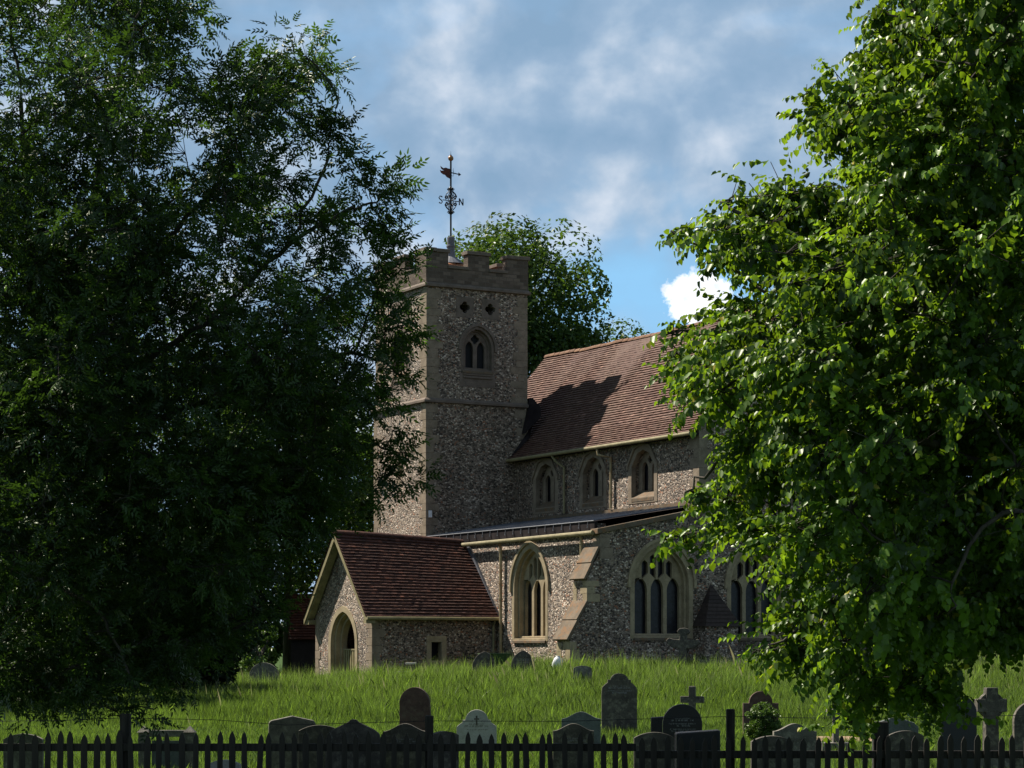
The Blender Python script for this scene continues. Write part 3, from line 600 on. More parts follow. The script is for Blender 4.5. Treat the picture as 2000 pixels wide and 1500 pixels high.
while a < PW + 0.3:
    vs = []
    for e in (a, a + 0.42):
        for k in range(7):
            t_ = math.pi * k / 6; vs.append((-PW - 0.42 + e, -PC - 0.15 * math.cos(t_), PR_ + psag(e) - 0.06 + 0.13 * math.sin(t_)))
    m.add(vs, [(k, k + 1, 8 + k, 7 + k) for k in range(6)] + [tuple(range(7)), tuple(range(13, 6, -1))], random.uniform(0.3, 0.8)); a += 0.43
m.build('ridge_tiles', M['tile_old'], proof)
m = cmb()
for sx in (-1, 1):                                            # barge boards and their returns
    e = PC + sx * (hw_ + 0.30); z0 = PE - 0.26
    m.plate([(e, z0 - 0.20), (e, z0 + 0.02), (PC, PR_ - 0.06), (PC, PR_ - 0.34)] if sx > 0 else [(e, z0 - 0.20), (PC, PR_ - 0.34), (PC, PR_ - 0.06), (e, z0 + 0.02)], [], fx(-PW), -0.40, -0.34)
    m.plate([(e - sx * 0.16, z0 + 0.02), (e - sx * 0.16, z0 - 0.1), (PC, PR_ - 0.36), (PC, PR_ - 0.22)] if sx > 0 else [(e - sx * 0.16, z0 + 0.02), (PC, PR_ - 0.22), (PC, PR_ - 0.36), (e - sx * 0.16, z0 - 0.1)], [], fx(-PW), -0.335, -0.06)
    a0, a1 = sorted((e, e - sx * 0.36)); m.box(-PW - 0.335, -PW - 0.005, -a1, -a0, z0 - 0.20, z0 - 0.02)
m.build('barge_board', M['paint'], proof)
gutter('porch_gutter', [(-PW - 0.40, -PU1 - 0.36, PE - 0.26), (-0.05, -PU1 - 0.36, PE - 0.26)], 0.07)
downpipe([(-0.18, -PU1 - 0.30, PE - 0.3), (-0.16, -PU1 - 0.12, PE - 0.55), (-0.16, -PU1 - 0.12, -0.6)], 0.05, 'paint')
m = cmb(); m.plate([(PU1 + 0.38, PE - 0.22), (PU1 + 0.30, PE - 0.34), (PC + 0.0, PR_ - 0.15), (PC + 0.0, PR_ + 0.10)], [], fx(0.03), -0.09, 0.02); m.build('porch_flashing', M['lead'], church)

# --- pyramid roof behind the battlements, lead cap, weathervane
m = cmb(); PA = 16.98; pb = 0.50; zb = 15.55
pyr = []
def pyr_side(k):
    def fn(a, r, z):
        x, y = pb + a, pb + r
        for _ in range(k): x, y = TW - y, x
        return (x, y, z)
    return fn
for k in range(4):
    L = TW - 2 * pb; n = 9
    for i in range(n):
        r0, r1 = i / n * (L / 2 - 0.25), (i + 1.1) / n * (L / 2 - 0.25); z0, z1 = zb + (PA - zb) * r0 / (L / 2), zb + (PA - zb) * r1 / (L / 2); a = r0
        while a < L - r0 - 0.02:
            a1 = min(a + 0.19, L - r0); tn = min(1, max(0, random.gauss(0.55, 0.2)))
            q_ = lambda aa, r: min(max(aa, r), L - r)
            f_ = pyr_side(k); m.add([f_(a, r0, z0 + 0.035), f_(a1, r0, z0 + 0.035), f_(q_(a1, r1), r1, z1), f_(q_(a, r1), r1, z1), f_(a, r0, z0 - 0.02), f_(a1, r0, z0 - 0.02)], [(0, 1, 2, 3), (0, 4, 5, 1)], tn); a += 0.195
pyo = m.build('tower_roof', M['tile_orange'], church)
m = cmb(); m.lathe((C5, C5, 0), [(0.62, 16.66), (0.36, 16.88), (0.19, 17.0), (0.17, 17.40), (0.20, 17.42), (0.20, 17.48), (0.165, 17.50), (0.165, 17.84), (0.13, 17.86), (0.0, 17.86)], 20); m.build('lead_cap', M['lead'], pyo)
wv = cmb(); wv.tube([(C5, C5, 17.8), (C5, C5, 21.45)], 0.042, 8); wv.tube([(C5, C5, 21.42), (C5, C5, 21.62)], 0.016, 6, r2=0.003)
vane = wv.build('weathervane', M['iron'], church)
m = cmb(); m.lathe((C5, C5, 21.30), [(0.001, -0.12)] + [(0.12 * math.cos(t_), 0.12 * math.sin(t_)) for t_ in np.linspace(-1.4, 1.4, 10)] + [(0.001, 0.12)], 16); m.build('ball', M['ball'], vane, smooth=True)
# swallow tailed banner and arrow, turned in the wind to lie nearly square to the camera
dv = Vector((math.cos(-TH), math.sin(-TH), 0)); dn = Vector((-dv.y, dv.x, 0))
def fv(a, b, d): p = Vector((C5, C5, 0)) + dv * a + dn * d; return (p.x, p.y, b)
m = cmb(); m.plate([(-0.02, 20.40), (-0.02, 20.84), (-0.12, 20.86), (-0.22, 20.90), (-0.32, 20.87), (-0.40, 20.93), (-0.46, 20.98), (-0.43, 20.86), (-0.36, 20.80), (-0.28, 20.78), (-0.40, 20.76), (-0.48, 20.80), (-0.44, 20.68), (-0.34, 20.60), (-0.26, 20.58), (-0.18, 20.48)], [], fv, -0.008, 0.008)
m.build('banner', M['copper'], vane)
m = cmb(); m.tube([fv(0, 20.68, 0), fv(0.36, 20.60, 0)], 0.024, 6); m.plate([(0.33, 20.52), (0.45, 20.585), (0.335, 20.69)], [], fv, -0.012, 0.012)
m.tube([fv(0.03, 20.55, 0), fv(0.10, 20.52, 0), fv(0.13, 20.62, 0), fv(0.10, 20.80, 0), fv(0.12, 20.86, 0)], 0.012, 5); m.build('arrow', M['iron'], vane)
m = cmb(); zc = 19.45
def spiral(dirv, s0, z0, sgn, scale):
    return [tuple(Vector((C5, C5, 0)) + dirv * (s0 + scale * math.cos(t_) * (1 - t_ / 9)) + Vector((0, 0, z0 + sgn * scale * math.sin(t_) * (1 - t_ / 9)))) for t_ in np.linspace(0, 6, 14)]
for ang in (0, 90, 180, 270, 45, 135, 225, 315):
    dd = Vector((math.cos(R(ang)), math.sin(R(ang)), 0)); P_ = lambda s_, z: tuple(Vector((C5, C5, z)) + dd * s_)
    if ang % 90 == 0: m.tube([P_(0, zc), P_(0.40, zc)], 0.020, 5)
    for sg in (-1, 1):
        m.tube([P_(0.02, zc + sg * 0.62), P_(0.09, zc + sg * 0.52), P_(0.10, zc + sg * 0.40), P_(0.20, zc + sg * 0.30), P_(0.27, zc + sg * 0.18), P_(0.22, zc + sg * 0.06)], 0.017, 5)
        m.tube(spiral(dd, 0.20, zc + sg * 0.14, sg, 0.075), 0.016, 4)
        m.tube(spiral(dd, 0.10, zc + sg * 0.52, -sg, 0.06), 0.016, 4)
m.build('scrollwork', M['iron'], vane)
# compass letters on the arms that run into and out of the church
m = cmb(); n0, n1 = 0.42, 0.60; F2 = fy(C5)
for pl in ([(C5 + n0, zc - 0.15), (C5 + n0, zc + 0.15)], [(C5 + n0, zc + 0.14), (C5 + n1, zc - 0.14)], [(C5 + n1, zc - 0.15), (C5 + n1, zc + 0.15)]):
    m.tube([F2(a, b, 0) for a, b in pl], 0.027, 5)
m.build('letter', M['iron'], vane)
m = cmb(); cs = C5 - 0.50
m.tube([F2(cs + 0.085 * x, zc + 0.15 * z, 0) for x, z in ((0.95, 0.75), (0.5, 1.0), (-0.5, 1.0), (-0.95, 0.6), (-0.6, 0.2), (0.6, -0.2), (0.95, -0.6), (0.5, -1.0), (-0.5, -1.0), (-0.95, -0.75))], 0.026, 5); m.build('letter', M['iron'], vane)

# ------------------------------------------------------------------ picket fence and the wire strand behind it
FD = 25.0
def picket_mesh():
    m = MB(); w_, t_ = 0.033, 0.011
    m.plate([(-w_, 0), (w_, 0), (w_, 0.92), (0.6 * w_, 0.965), (0, 1.0), (-0.6 * w_, 0.965), (-w_, 0.92)], [], lambda a, b, d: (a, d, b), -t_, t_)
    return m
def fence(px0, px1, top, rail_top, label, pitch=24.1, first=0.0, skip=()):
    x0, x1 = (px0 - 1000) / F * FD, (px1 - 1000) / F * FD; zt = EYE + (HY - top) / F * FD
    gb = gz((x0 + x1) / 2, FD) - 0.02
    f = tag(empty('picket_fence', ((x0 + x1) / 2, FD, gb)), label, 'fence', 'dark picket fence runs along the churchyard')
    xc = (x0 + x1) / 2; L = x1 - x0
    pk = picket_mesh().build('picket', M['fence'], f); me = pk.data; n = int(round((px1 - px0) / pitch))
    for i in range(n):
        o = pk if i == 0 else pk.copy()
        if i: COL.objects.link(o)
        px = px0 + (i + 0.5) * pitch
        o.location = ((px - 1000) / F * FD - xc + random.uniform(-0.006, 0.006), -0.05, 0.03)
        o.scale = (random.uniform(0.88, 1.12), 1, zt - gb - 0.03 + random.uniform(-0.035, 0.015)); o.rotation_euler = (random.uniform(-.01, .01), random.gauss(0, 0.02), 0)
        o.parent = f
    for k, rt_ in enumerate((rail_top, rail_top + 105)):
        z1 = EYE + (HY - rt_) / F * FD - gb
        m = MB(); m.box(-L / 2, L / 2, -0.035, 0.015, z1 - 0.088, z1); m.build('rail', M['fence'], f, bevel=0.006)
    return f, gb, xc
f1, gb, xc = fence(-40, 1242, 1428, 1452, 'long higher length of dark picket fence reaching from the left edge past the middle')
for px, top, hw_p in ((243, 1394, 10), (838, 1398, 8)):
    m = MB(); x = (px - 1000) / F * FD - xc; hw = hw_p / F * FD; zt = EYE + (HY - top) / F * FD - gb
    m.box(x - hw, x + hw, 0.02, 0.13, 0, zt); m.build('post', M['fence'], f1, bevel=0.012)
f2, gb, xc = fence(1242, 2060, 1436, 1466, 'lower length of dark picket fence on the right under the lime tree')
for px, top, hw_p in ((1428, 1385, 8), (1722, 1410, 15)):
    m = MB(); x = (px - 1000) / F * FD - xc; hw = hw_p / F * FD; zt = EYE + (HY - top) / F * FD - gb
    m.box(x - hw, x + hw, 0.02, 0.13, 0, zt); m.build('post', M['fence'], f2, bevel=0.012)
m = MB(); pts = []
for px, py in ((-30, 1409), (130, 1407), (240, 1402), (420, 1406), (560, 1416), (838, 1408), (1100, 1409), (1428, 1399), (1560, 1402), (1720, 1403), (1860, 1400), (2040, 1396)): pts.append(tuple(W(px, py, FD + 0.15)))
m.tube(pts, 0.0035, 5)
for i in range(len(pts) - 1):
    p0, p1 = Vector(pts[i]), Vector(pts[i + 1]); n = int((p1 - p0).length / 0.11)
    for k in range(n):
        c = p0.lerp(p1, (k + 0.5) / n); a_ = random.uniform(0, 3.1); d_ = Vector((0.3, math.cos(a_), math.sin(a_))) * 0.016; m.tube([tuple(c - d_), tuple(c + d_)], 0.002, 3)
tag(m.build('barbed_wire', M['iron']), 'single strand of barbed wire strung just above the picket fence', 'wire')

# ------------------------------------------------------------------ gravestones
def shape(kind, w_, h):
    c = []
    if kind == 'round': c = [(w_ * math.cos(t_), h - w_ + w_ * math.sin(t_)) for t_ in np.linspace(0, math.pi, 20)]
    elif kind == 'segment':
        r_ = w_ * 0.28; rad = (w_ * w_ + r_ * r_) / (2 * r_); a0 = math.asin(w_ / rad); c = [(rad * math.sin(t_), h - rad + rad * math.cos(t_)) for t_ in np.linspace(a0, -a0, 16)]
    elif kind == 'wave': c = [(x * w_, h - 0.36 * w_ * (1 - math.cos(math.pi * min(1, abs(x)) ** 1.0)) / 2) for x in np.linspace(1, -1, 21)]
    elif kind == 'shoulder': r_ = w_ * 0.66; c = [(w_, h - r_ * 1.02), (w_ * 0.70, h - r_ * 1.02)] + [(r_ * math.cos(t_), h - r_ + r_ * math.sin(t_)) for t_ in np.linspace(0, math.pi, 18)] + [(-w_ * 0.70, h - r_ * 1.02), (-w_, h - r_ * 1.02)]
    elif kind == 'ogee': r_ = w_ * 0.56; c = [(w_, h - w_ * 0.86), (w_ * 0.90, h - w_ * 0.76), (w_ * 0.72, h - w_ * 0.64), (w_ * 0.69, h - w_ * 0.52), (w_ * 0.58, h - w_ * 0.52)] + [(r_ * math.cos(t_), h - r_ * 0.92 + 0.92 * r_ * math.sin(t_)) for t_ in np.linspace(0.1, math.pi - 0.1, 16)] + [(-w_ * 0.58, h - w_ * 0.52), (-w_ * 0.69, h - w_ * 0.52), (-w_ * 0.72, h - w_ * 0.64), (-w_ * 0.90, h - w_ * 0.76), (-w_, h - w_ * 0.86)]
    elif kind == 'ornate': r_ = w_ * 0.50; c = [(w_, h - w_ * 1.0), (w_ * 0.97, h - w_ * 0.8), (w_ * 0.80, h - w_ * 0.62), (w_ * 0.66, h - w_ * 0.52), (w_ * 0.66, h - w_ * 0.36), (w_ * 0.50, h - w_ * 0.36)] + [(r_ * math.cos(t_), h - r_ * 0.75 + 0.75 * r_ * math.sin(t_)) for t_ in np.linspace(0.05, math.pi - 0.05, 14)] + [(-w_ * 0.50, h - w_ * 0.36), (-w_ * 0.66, h - w_ * 0.36), (-w_ * 0.66, h - w_ * 0.52), (-w_ * 0.80, h - w_ * 0.62), (-w_ * 0.97, h - w_ * 0.8), (-w_, h - w_ * 1.0)]
    elif kind == 'gothic': c = [p for p in arch(0, w_, 0, h - w_ * 1.35, w_ * 1.35, 9)[2:]]
    elif kind == 'gable': c = [(w_, h - w_ * 0.75), (w_ * 0.93, h - w_ * 0.52), (w_ * 0.74, h - w_ * 0.36), (w_ * 0.20, h - w_ * 0.10), (w_ * 0.10, h), (-w_ * 0.10, h), (-w_ * 0.20, h - w_ * 0.10), (-w_ * 0.74, h - w_ * 0.36), (-w_ * 0.93, h - w_ * 0.52), (-w_, h - w_ * 0.75)]
    elif kind == 'lowgable': c = [(w_, h - w_ * 0.32), (w_ * 0.92, h - w_ * 0.20), (0, h), (-w_ * 0.92, h - w_ * 0.20), (-w_, h - w_ * 0.32)]
    elif kind == 'flat': c = [(w_, h), (-w_, h * 0.96)]
    elif kind == 'angular': c = [(w_, h - w_ * 0.40), (w_ * 0.80, h - w_ * 0.20), (w_ * 0.2, h), (-w_ * 0.2, h), (-w_ * 0.80, h - w_ * 0.20), (-w_, h - w_ * 0.40)]
    elif kind == 'taper': c = [(w_, 0.0), (w_ * 0.92, h - w_)] + [(w_ * 0.92 * math.cos(t_), h - w_ + w_ * math.sin(t_)) for t_ in np.linspace(0.1, math.pi - 0.1, 16)] + [(-w_ * 0.92, h - w_), (-w_, 0.0)]
    elif kind == 'cross': a_ = w_ * 0.27; c = [(a_, h - w_ * 1.42), (w_, h - w_ * 1.42), (w_, h - w_ * 0.86), (a_, h - w_ * 0.86), (a_, h), (-a_, h), (-a_, h - w_ * 0.86), (-w_, h - w_ * 0.86), (-w_, h - w_ * 1.42), (-a_, h - w_ * 1.42)]
    if kind == 'cross': return [(-w_ * 0.27, 0), (w_ * 0.27, 0)] + c
    if kind == 'taper': return c
    return [(-w_, 0), (w_, 0)] + c
TEXT_ROWS = 0
def stone(kind, px0, px1, top, D, mat, label, name='headstone', thick=0.10, yaw=0.0, lean=0.0, tilt=0.0, border=False, text=0, cat='headstone', plinth=False):
    cx = ((px0 + px1) / 2 - 1000) / F * D; hw = (px1 - px0) / 2 / F * D / max(0.5, math.cos(yaw)); b = gz(cx, D) - 0.06
    h = EYE + (HY - top) / F * D - b
    o = empty(name, (cx, D, b), yaw); o.rotation_euler = (tilt, lean, yaw)
    m = MB(); m.plate(shape(kind, hw, h), [], lambda a, z, d: (a, d, z), -thick / 2, thick / 2)
    if not (border or text or plinth):
        COL.objects.unlink(o); bpy.data.objects.remove(o)
        o = m.build(name, M[mat], None, bevel=0.018); o.location = (cx, D, b); o.rotation_euler = (tilt, lean, yaw)
    else:
        m.build('slab', M[mat], o, bevel=0.018)
    if text:
        m = MB(); z = h - hw * 0.75
        for r_ in range(text):
            wd = hw * (0.62 if r_ % 3 else 0.45) * random.uniform(0.8, 1.1); lh = hw * (0.085 if r_ % 2 else 0.06); x = -wd
            while x < wd:                                     # cut letters too worn and small to be read
                lw = lh * random.uniform(0.45, 0.8)
                if random.random() < 0.82:
                    q_ = lambda x0, x1, z0, z1: m.add([(x0, -thick / 2 - 0.003, z0), (x1, -thick / 2 - 0.003, z0), (x1, -thick / 2 - 0.003, z1), (x0, -thick / 2 - 0.003, z1)], [(0, 1, 2, 3)])
                    q_(x, x + lw * 0.22, z, z + lh)
                    if random.random() < 0.7: q_(x + lw * 0.22, x + lw * 0.75, *random.choice([(z, z + lh * 0.2), (z + lh * 0.8, z + lh), (z + lh * 0.42, z + lh * 0.6)]))
                    if random.random() < 0.5: q_(x + lw * 0.75, x + lw * 0.97, z, z + lh)
                x += lw * 1.25
            z -= lh * 1.9
        m.build('inscription', M['letter'] if mat in ('gs_black', 'gs_dark') else M['gs_dark'], o)
    if border:
        m = MB(); a_, bb = hw * 0.07, hw * 0.26
        m.box(-a_ * 0.6, a_ * 0.6, -thick / 2 - 0.004, -thick / 2, h - hw * 0.78, h - hw * 0.30); m.box(-bb * 0.5, bb * 0.5, -thick / 2 - 0.0045, -thick / 2, h - hw * 0.50, h - hw * 0.43); m.build('carved_cross', M['gs_dark'], o)
    if plinth:
        m = MB(); m.box(-hw * 1.18, hw * 1.18, -thick, thick, 0, 0.26); m.build('plinth', M[mat], o, bevel=0.015)
    return tag(o, label, cat)
stone('segment', 8, 84, 1433, 30, 'gs_grey', 'low stone with shallow curved top behind the pickets at far left')
stone('lowgable', 525, 616, 1398, 31, 'gs_grey', 'headstone with low pointed top and sunlit rim beside the broad black gabled one', yaw=0.12, thick=0.16)
stone('segment', 584, 664, 1416, 30, 'gs_dark', 'dark curved stone half hidden between two taller ones at left centre', yaw=0.1)
stone('gable', 636, 745, 1405, 28.5, 'gs_dark', 'broad dark gabled headstone with a knob on its point', thick=0.14, yaw=0.05)
stone('wave', 749, 834, 1413, 29.5, 'gs_dark', 'dark headstone with bright wavy rim in front of the brown red stone', thick=0.12, text=3)
stone('taper', 781, 845, 1342, 42, 'gs_red', 'tall brown red round topped headstone leaning slightly, left of the pale one', thick=0.16, lean=-0.03, yaw=-0.1)
stone('segment', 842, 893, 1428, 27.6, 'gs_dark', 'squat dark stone crossing the pickets beside the pale headstone', yaw=0.3, thick=0.14)
stone('ogee', 892, 970, 1386, 38, 'gs_pale', 'pale headstone with curved shoulders and a small carved cross', border=True, text=3)
stone('wave', 1097, 1173, 1390, 40, 'gs_green', 'green grey wavy topped headstone standing in grass behind a dark one', thick=0.08, yaw=-0.08)
stone('wave', 1080, 1160, 1413, 31, 'gs_dark', 'dark wavy topped headstone where the picket fence steps down', thick=0.12, text=2)
stone('ornate', 1175, 1244, 1315, 47, 'gs_dark', 'tall lichened headstone with scrolled shoulders standing alone in the meadow', thick=0.14, text=4)
stone('flat', 1271, 1325, 1397, 37, 'gs_black', 'plain dark rectangular stone behind the polished black headstone')
stone('round', 1294, 1371, 1375, 34, 'gs_black', 'polished black round topped headstone with pale lettering', thick=0.12, text=6)
stone('cross', 1330, 1374, 1340, 48, 'gs_dark', 'plain dark stone cross rising behind the black headstone', name='cross_stone', cat='stone cross', thick=0.14, yaw=-0.3)
stone('segment', 1238, 1318, 1430, 29, 'gs_dark', 'low curved dark stone in front of the plain rectangular one')
stone('flat', 1319, 1405, 1425, 28, 'gs_black', 'broad dark block with slanting bright top in front of the black headstone', thick=0.3)
stone('shoulder', 1451, 1520, 1350, 46, 'gs_red', 'brown headstone with round head and square shoulders behind the clipped bush', thick=0.14)
stone('wave', 1510, 1594, 1413, 31, 'gs_grey', 'grey wavy topped headstone to the right of the clipped bush', thick=0.12, text=2, yaw=0.06)
stone('segment', 1467, 1548, 1437, 28, 'gs_dark', 'low stone with broad white sunlit rim under the clipped bush', thick=0.16)
stone('angular', 1704, 1793, 1402, 34, 'gs_green', 'green grey stone with angled corners below the hanging lime branches', thick=0.12)
stone('segment', 1735, 1803, 1427, 29, 'gs_dark', 'shallow dark stone with thin bright rim right of the thick fence post', thick=0.1)
stone('round', 1838, 1906, 1358, 30, 'gs_black', 'tall plain black round topped headstone beside the ringed cross', thick=0.12)
stone('round', 1979, 2056, 1370, 31, 'gs_dark', 'dark round topped headstone cut by the right edge', thick=0.12)
stone('gothic', 998, 1045, 1270, 74, 'gs_dark', 'pointed arch headstone below the three light aisle window', thick=0.16, text=3)
stone('gothic', 921, 968, 1272, 76, 'gs_dark', 'pointed headstone leaning back against the porch by the green barrow', thick=0.16, lean=0.04)
stone('round', 486, 546, 1294, 78, 'gs_grey', 'wide rounded headstone dim in shade left of the porch', thick=0.2)
stone('cross', 432, 457, 1303, 72, 'gs_grey', 'small stepped grey cross in shade beyond the tall grass', name='cross_stone', cat='stone cross', thick=0.2)
stone('segment', 1120, 1156, 1300, 70, 'gs_grey', 'tiny curved stone sunk in grass before the corner buttress', thick=0.12)
stone('segment', 405, 470, 1484, 27.5, 'gs_pale', 'low white rounded stone seen through the pickets at left', thick=0.14)
# ringed cross
D = 33; cx = (1935 - 1000) / F * D; b = gz(cx, D) - 0.05; zt = EYE + (HY - 1343) / F * D - b; k_ = 30 / F * D
o = empty('ringed_cross', (cx, D, b)); o.rotation_euler = (0, 0, 0.12)
m = MB(); ac = zt - k_ * 1.15; sh = 0.42 * k_
m.plate([(-sh * 1.15, 0), (sh * 1.15, 0), (sh, ac - 0.45 * k_), (k_, ac - 0.42 * k_), (k_, ac + 0.42 * k_), (sh, ac + 0.42 * k_), (sh * 0.9, zt), (-sh * 0.9, zt), (-sh, ac + 0.42 * k_), (-k_, ac + 0.42 * k_), (-k_, ac - 0.42 * k_), (-sh, ac - 0.45 * k_)], [], lambda a, z, d: (a, d, z), -0.08, 0.08)
m.build('cross_shaft', M['gs_dark'], o, bevel=0.012)
m = MB(); cir = lambda r_: [(r_ * math.cos(t_), ac + r_ * math.sin(t_)) for t_ in np.linspace(0, 2 * math.pi, 32, endpoint=False)]
m.plate(cir(0.86 * k_), [cir(0.60 * k_)], lambda a, z, d: (a, d, z), -0.055, 0.055); m.build('ring', M['gs_dark'], o, bevel=0.008)
m = MB(); m.box(-0.42, 0.42, -0.3, 0.3, 0, 0.16); m.box(-0.32, 0.32, -0.22, 0.22, 0.163, 0.32); m.build('stepped_base', M['gs_grey'], o, bevel=0.015)
tag(o, 'stone cross with a ring and stepped base at the right', 'stone cross')
# slim cross shaft on a block, gravel grave
D = 38; cx = (1632 - 1000) / F * D; b = gz(cx, D) - 0.05
o = empty('cross_stone', (cx, D, b)); h = EYE + (HY - 1366) / F * D - b
m = MB(); m.plate(shape('cross', 0.2, h), [], lambda a, z, d: (a * (0.75 + 0.25 * (1 - z / h)), d, z), -0.08, 0.08); m.build('cross_shaft', M['gs_grey'], o, bevel=0.01)
m = MB(); m.box(-0.26, 0.26, -0.2, 0.2, 0, 0.22); m.build('plinth', M['gs_grey'], o, bevel=0.015)
tag(o, 'slim grey cross half covered by hanging lime leaves', 'stone cross')
D = 42; cx = (1650 - 1000) / F * D
m = MB(); m.box(cx - 0.62, cx + 0.62, D - 0.9, D + 1.3, gz(cx, D) - 0.1, gz(cx, D) + 0.10); tag(m.build('gravel_grave', M['soil'], None, bevel=0.03), 'reddish gravel grave bed showing behind the slim grey cross', 'grave')
# grave surround with corner posts at the left
D = 33
o = empty('grave_surround', (W(328, 1440, D).x, D, gz(W(328, 1440, D).x, D) - 0.05)); ox = o.location.x; oz = o.location.z
for px in (281, 371):
    x = (px - 1000) / F * D - ox; hw = 9.5 / F * D; zt = EYE + (HY - 1430) / F * D - oz
    m = MB(); m.box(x - hw, x + hw, -hw, hw, 0, zt); m.add([(x - hw * 1.25, -hw * 1.25, zt), (x + hw * 1.25, -hw * 1.25, zt), (x + hw * 1.25, hw * 1.25, zt), (x - hw * 1.25, hw * 1.25, zt), (x, 0, zt + 0.10)], [(0, 1, 4), (1, 2, 4), (2, 3, 4), (3, 0, 4), (3, 2, 1, 0)]); m.build('post', M['gs_grey'], o)
x0, x1 = (281 - 1000) / F * D - ox + 0.075, (371 - 1000) / F * D - ox - 0.075; zr = EYE + (HY - 1426) / F * D - oz
m = MB(); m.box(x0, x1, -0.05, 0.05, zr - 0.10, zr); m.build('rail', M['gs_grey'], o, bevel=0.01)
m = MB(); m.box(x0 + 0.05, x1 - 0.05, -0.03, 0.03, 0, zr - 0.16); m.build('panel', M['gs_green'], o)
tag(o, 'grave surround with two capped corner posts and a rail at left', 'grave')
# three lobed cross close to the end wall
D = 78; cx = (1331 - 1000) / F * D; b = gz(cx, D) - 0.05; zt = EYE + (HY - 1226) / F * D - b
m = MB(); m.plate([(-0.2, 0), (0.2, 0), (0.13, zt - 0.75), (0.40, zt - 0.72), (0.52, zt - 0.62), (0.62, zt - 0.50), (0.52, zt - 0.38), (0.36, zt - 0.42), (0.13, zt - 0.42), (0.12, zt - 0.25), (0.24, zt - 0.16), (0.16, zt - 0.03), (0, zt), (-0.16, zt - 0.03), (-0.24, zt - 0.16), (-0.12, zt - 0.25), (-0.13, zt - 0.42), (-0.36, zt - 0.42), (-0.52, zt - 0.38), (-0.62, zt - 0.50), (-0.52, zt - 0.62), (-0.40, zt - 0.72), (-0.13, zt - 0.75)], [], lambda a, z, d: (a, d, z), -0.12, 0.12)
o = m.build('cross_stone', M['gs_dark'], None, bevel=0.03); o.location = (cx, D, b); o.rotation_euler = (0, 0.05, -0.2); tag(o, 'weathered cross with rounded lobes below the large end window', 'stone cross')
# chest tomb with sloping lid before the end wall
D = 78.5; cx = (1418 - 1000) / F * D; b = gz(cx, D) - 0.28
o = empty('chest_tomb', (cx, D, b)); m = MB(); m.box(-0.9, 1.3, -0.4, 0.4, -0.1, 0.45); m.build('chest', M['gs_dark'], o, bevel=0.02)
m = MB(); m.plate([(-0.55, 0.453), (0.55, 0.453), (0.5, 0.55), (0.25, 0.74), (-0.25, 0.74), (-0.5, 0.55)], [], lambda a, z, d: (d, a, z), -1.0, 1.4); m.build('lid', M['gs_dark'], o, bevel=0.02)
tag(o, 'dark chest tomb with sloping lid below the tiled buttress', 'tomb')
# low stone bench by the porch wall
D = 80; c = W(795, 1300, D); b = gz(c.x, D)
o = empty('stone_bench', (c.x, D, b)); m = MB(); z = EYE + (HY - 1294) / F * D - b; m.box(-0.02, 0.30, -0.16, 0.16, 0, z - 0.07); m.build('upright', M['gs_dark'], o)
m = MB(); m.box(-0.05, 0.34, -0.2, 0.2, z - 0.067, z); m.build('seat', M['gs_pale'], o, bevel=0.01)
m = MB(); z2 = EYE + (HY - 1311) / F * D - b; m.box(-0.35, 0.22, -0.6, -0.22, z2 - 0.06, z2); m.box(-0.3, 0.15, -0.55, -0.27, 0, z2 - 0.062); m.build('step', M['gs_pale'], o, bevel=0.01)
tag(o, 'low stepped stone block in the grass by the porch side wall', 'stone block')
# wheelbarrow by the porch corner
D = 77.5; c = W(966, 1290, D); b = gz(c.x, D)
o = empty('wheelbarrow', (c.x, D, b), 0.2); zt = EYE + (HY - 1277) / F * D - b
m = MB(); m.add([(-0.55, -0.32, zt), (0.55, -0.32, zt), (0.55, 0.32, zt), (-0.55, 0.32, zt), (-0.28, -0.2, zt - 0.38), (0.25, -0.2, zt - 0.38), (0.25, 0.2, zt - 0.38), (-0.28, 0.2, zt - 0.38)], [(0, 4, 5, 1), (1, 5, 6, 2), (2, 6, 7, 3), (3, 7, 4, 0), (4, 7, 6, 5)])
m.tube([(-0.55, -0.32, zt), (0.55, -0.32, zt), (0.55, 0.32, zt), (-0.55, 0.32, zt), (-0.55, -0.32, zt)], 0.022, 6); m.build('tray', M['green_paint'], o)
m = MB(); m.tube([(0.62, -0.04, 0.2 + 0.2 * math.cos(t_)) if False else (0.62 + 0.19 * math.sin(t_), 0, 0.2 + 0.19 * math.cos(t_)) for t_ in np.linspace(0, 2 * math.pi, 20)], 0.05, 8); m.build('wheel', M['rubber'], o)
m = MB()
for sy in (-1, 1):
    m.tube([(0.62, sy * 0.07, 0.2), (0.2, sy * 0.2, zt - 0.42), (-0.45, sy * 0.27, zt - 0.28), (-0.95, sy * 0.3, zt - 0.12)], 0.02, 6); m.tube([(-0.3, sy * 0.24, zt - 0.33), (-0.42, sy * 0.26, 0)], 0.018, 6)
m.build('frame', M['iron'], o)
tag(o, 'green wheelbarrow between the porch wall and the leaning pointed headstone', 'wheelbarrow')
# white sack leaning on the buttress
D = 76; c = W(1086, 1296, D); b = gz(c.x, D) - 0.05; zt = EYE + (HY - 1281) / F * D - b
m = MB(); m.lathe((0, 0, 0), [(0.001, 0), (0.16, 0.0), (0.19, zt * 0.3), (0.175, zt * 0.62), (0.165, zt * 0.78), (0.11, zt * 0.93), (0.06, zt * 0.96), (0.085, zt), (0.001, zt - 0.01)], 14)
m.v = [(x * 1.0 + 0.02 * math.sin(z * 13 + y * 9), y * 0.7 + 0.02 * math.sin(x * 20 + z * 7), z) for x, y, z in m.v]
o = m.build('sack', M['white'], None, smooth=True); o.location = (c.x, D, b); o.rotation_euler = (0, 0.10, 0); tag(o, 'tied white plastic sack standing by the corner buttress', 'sack')

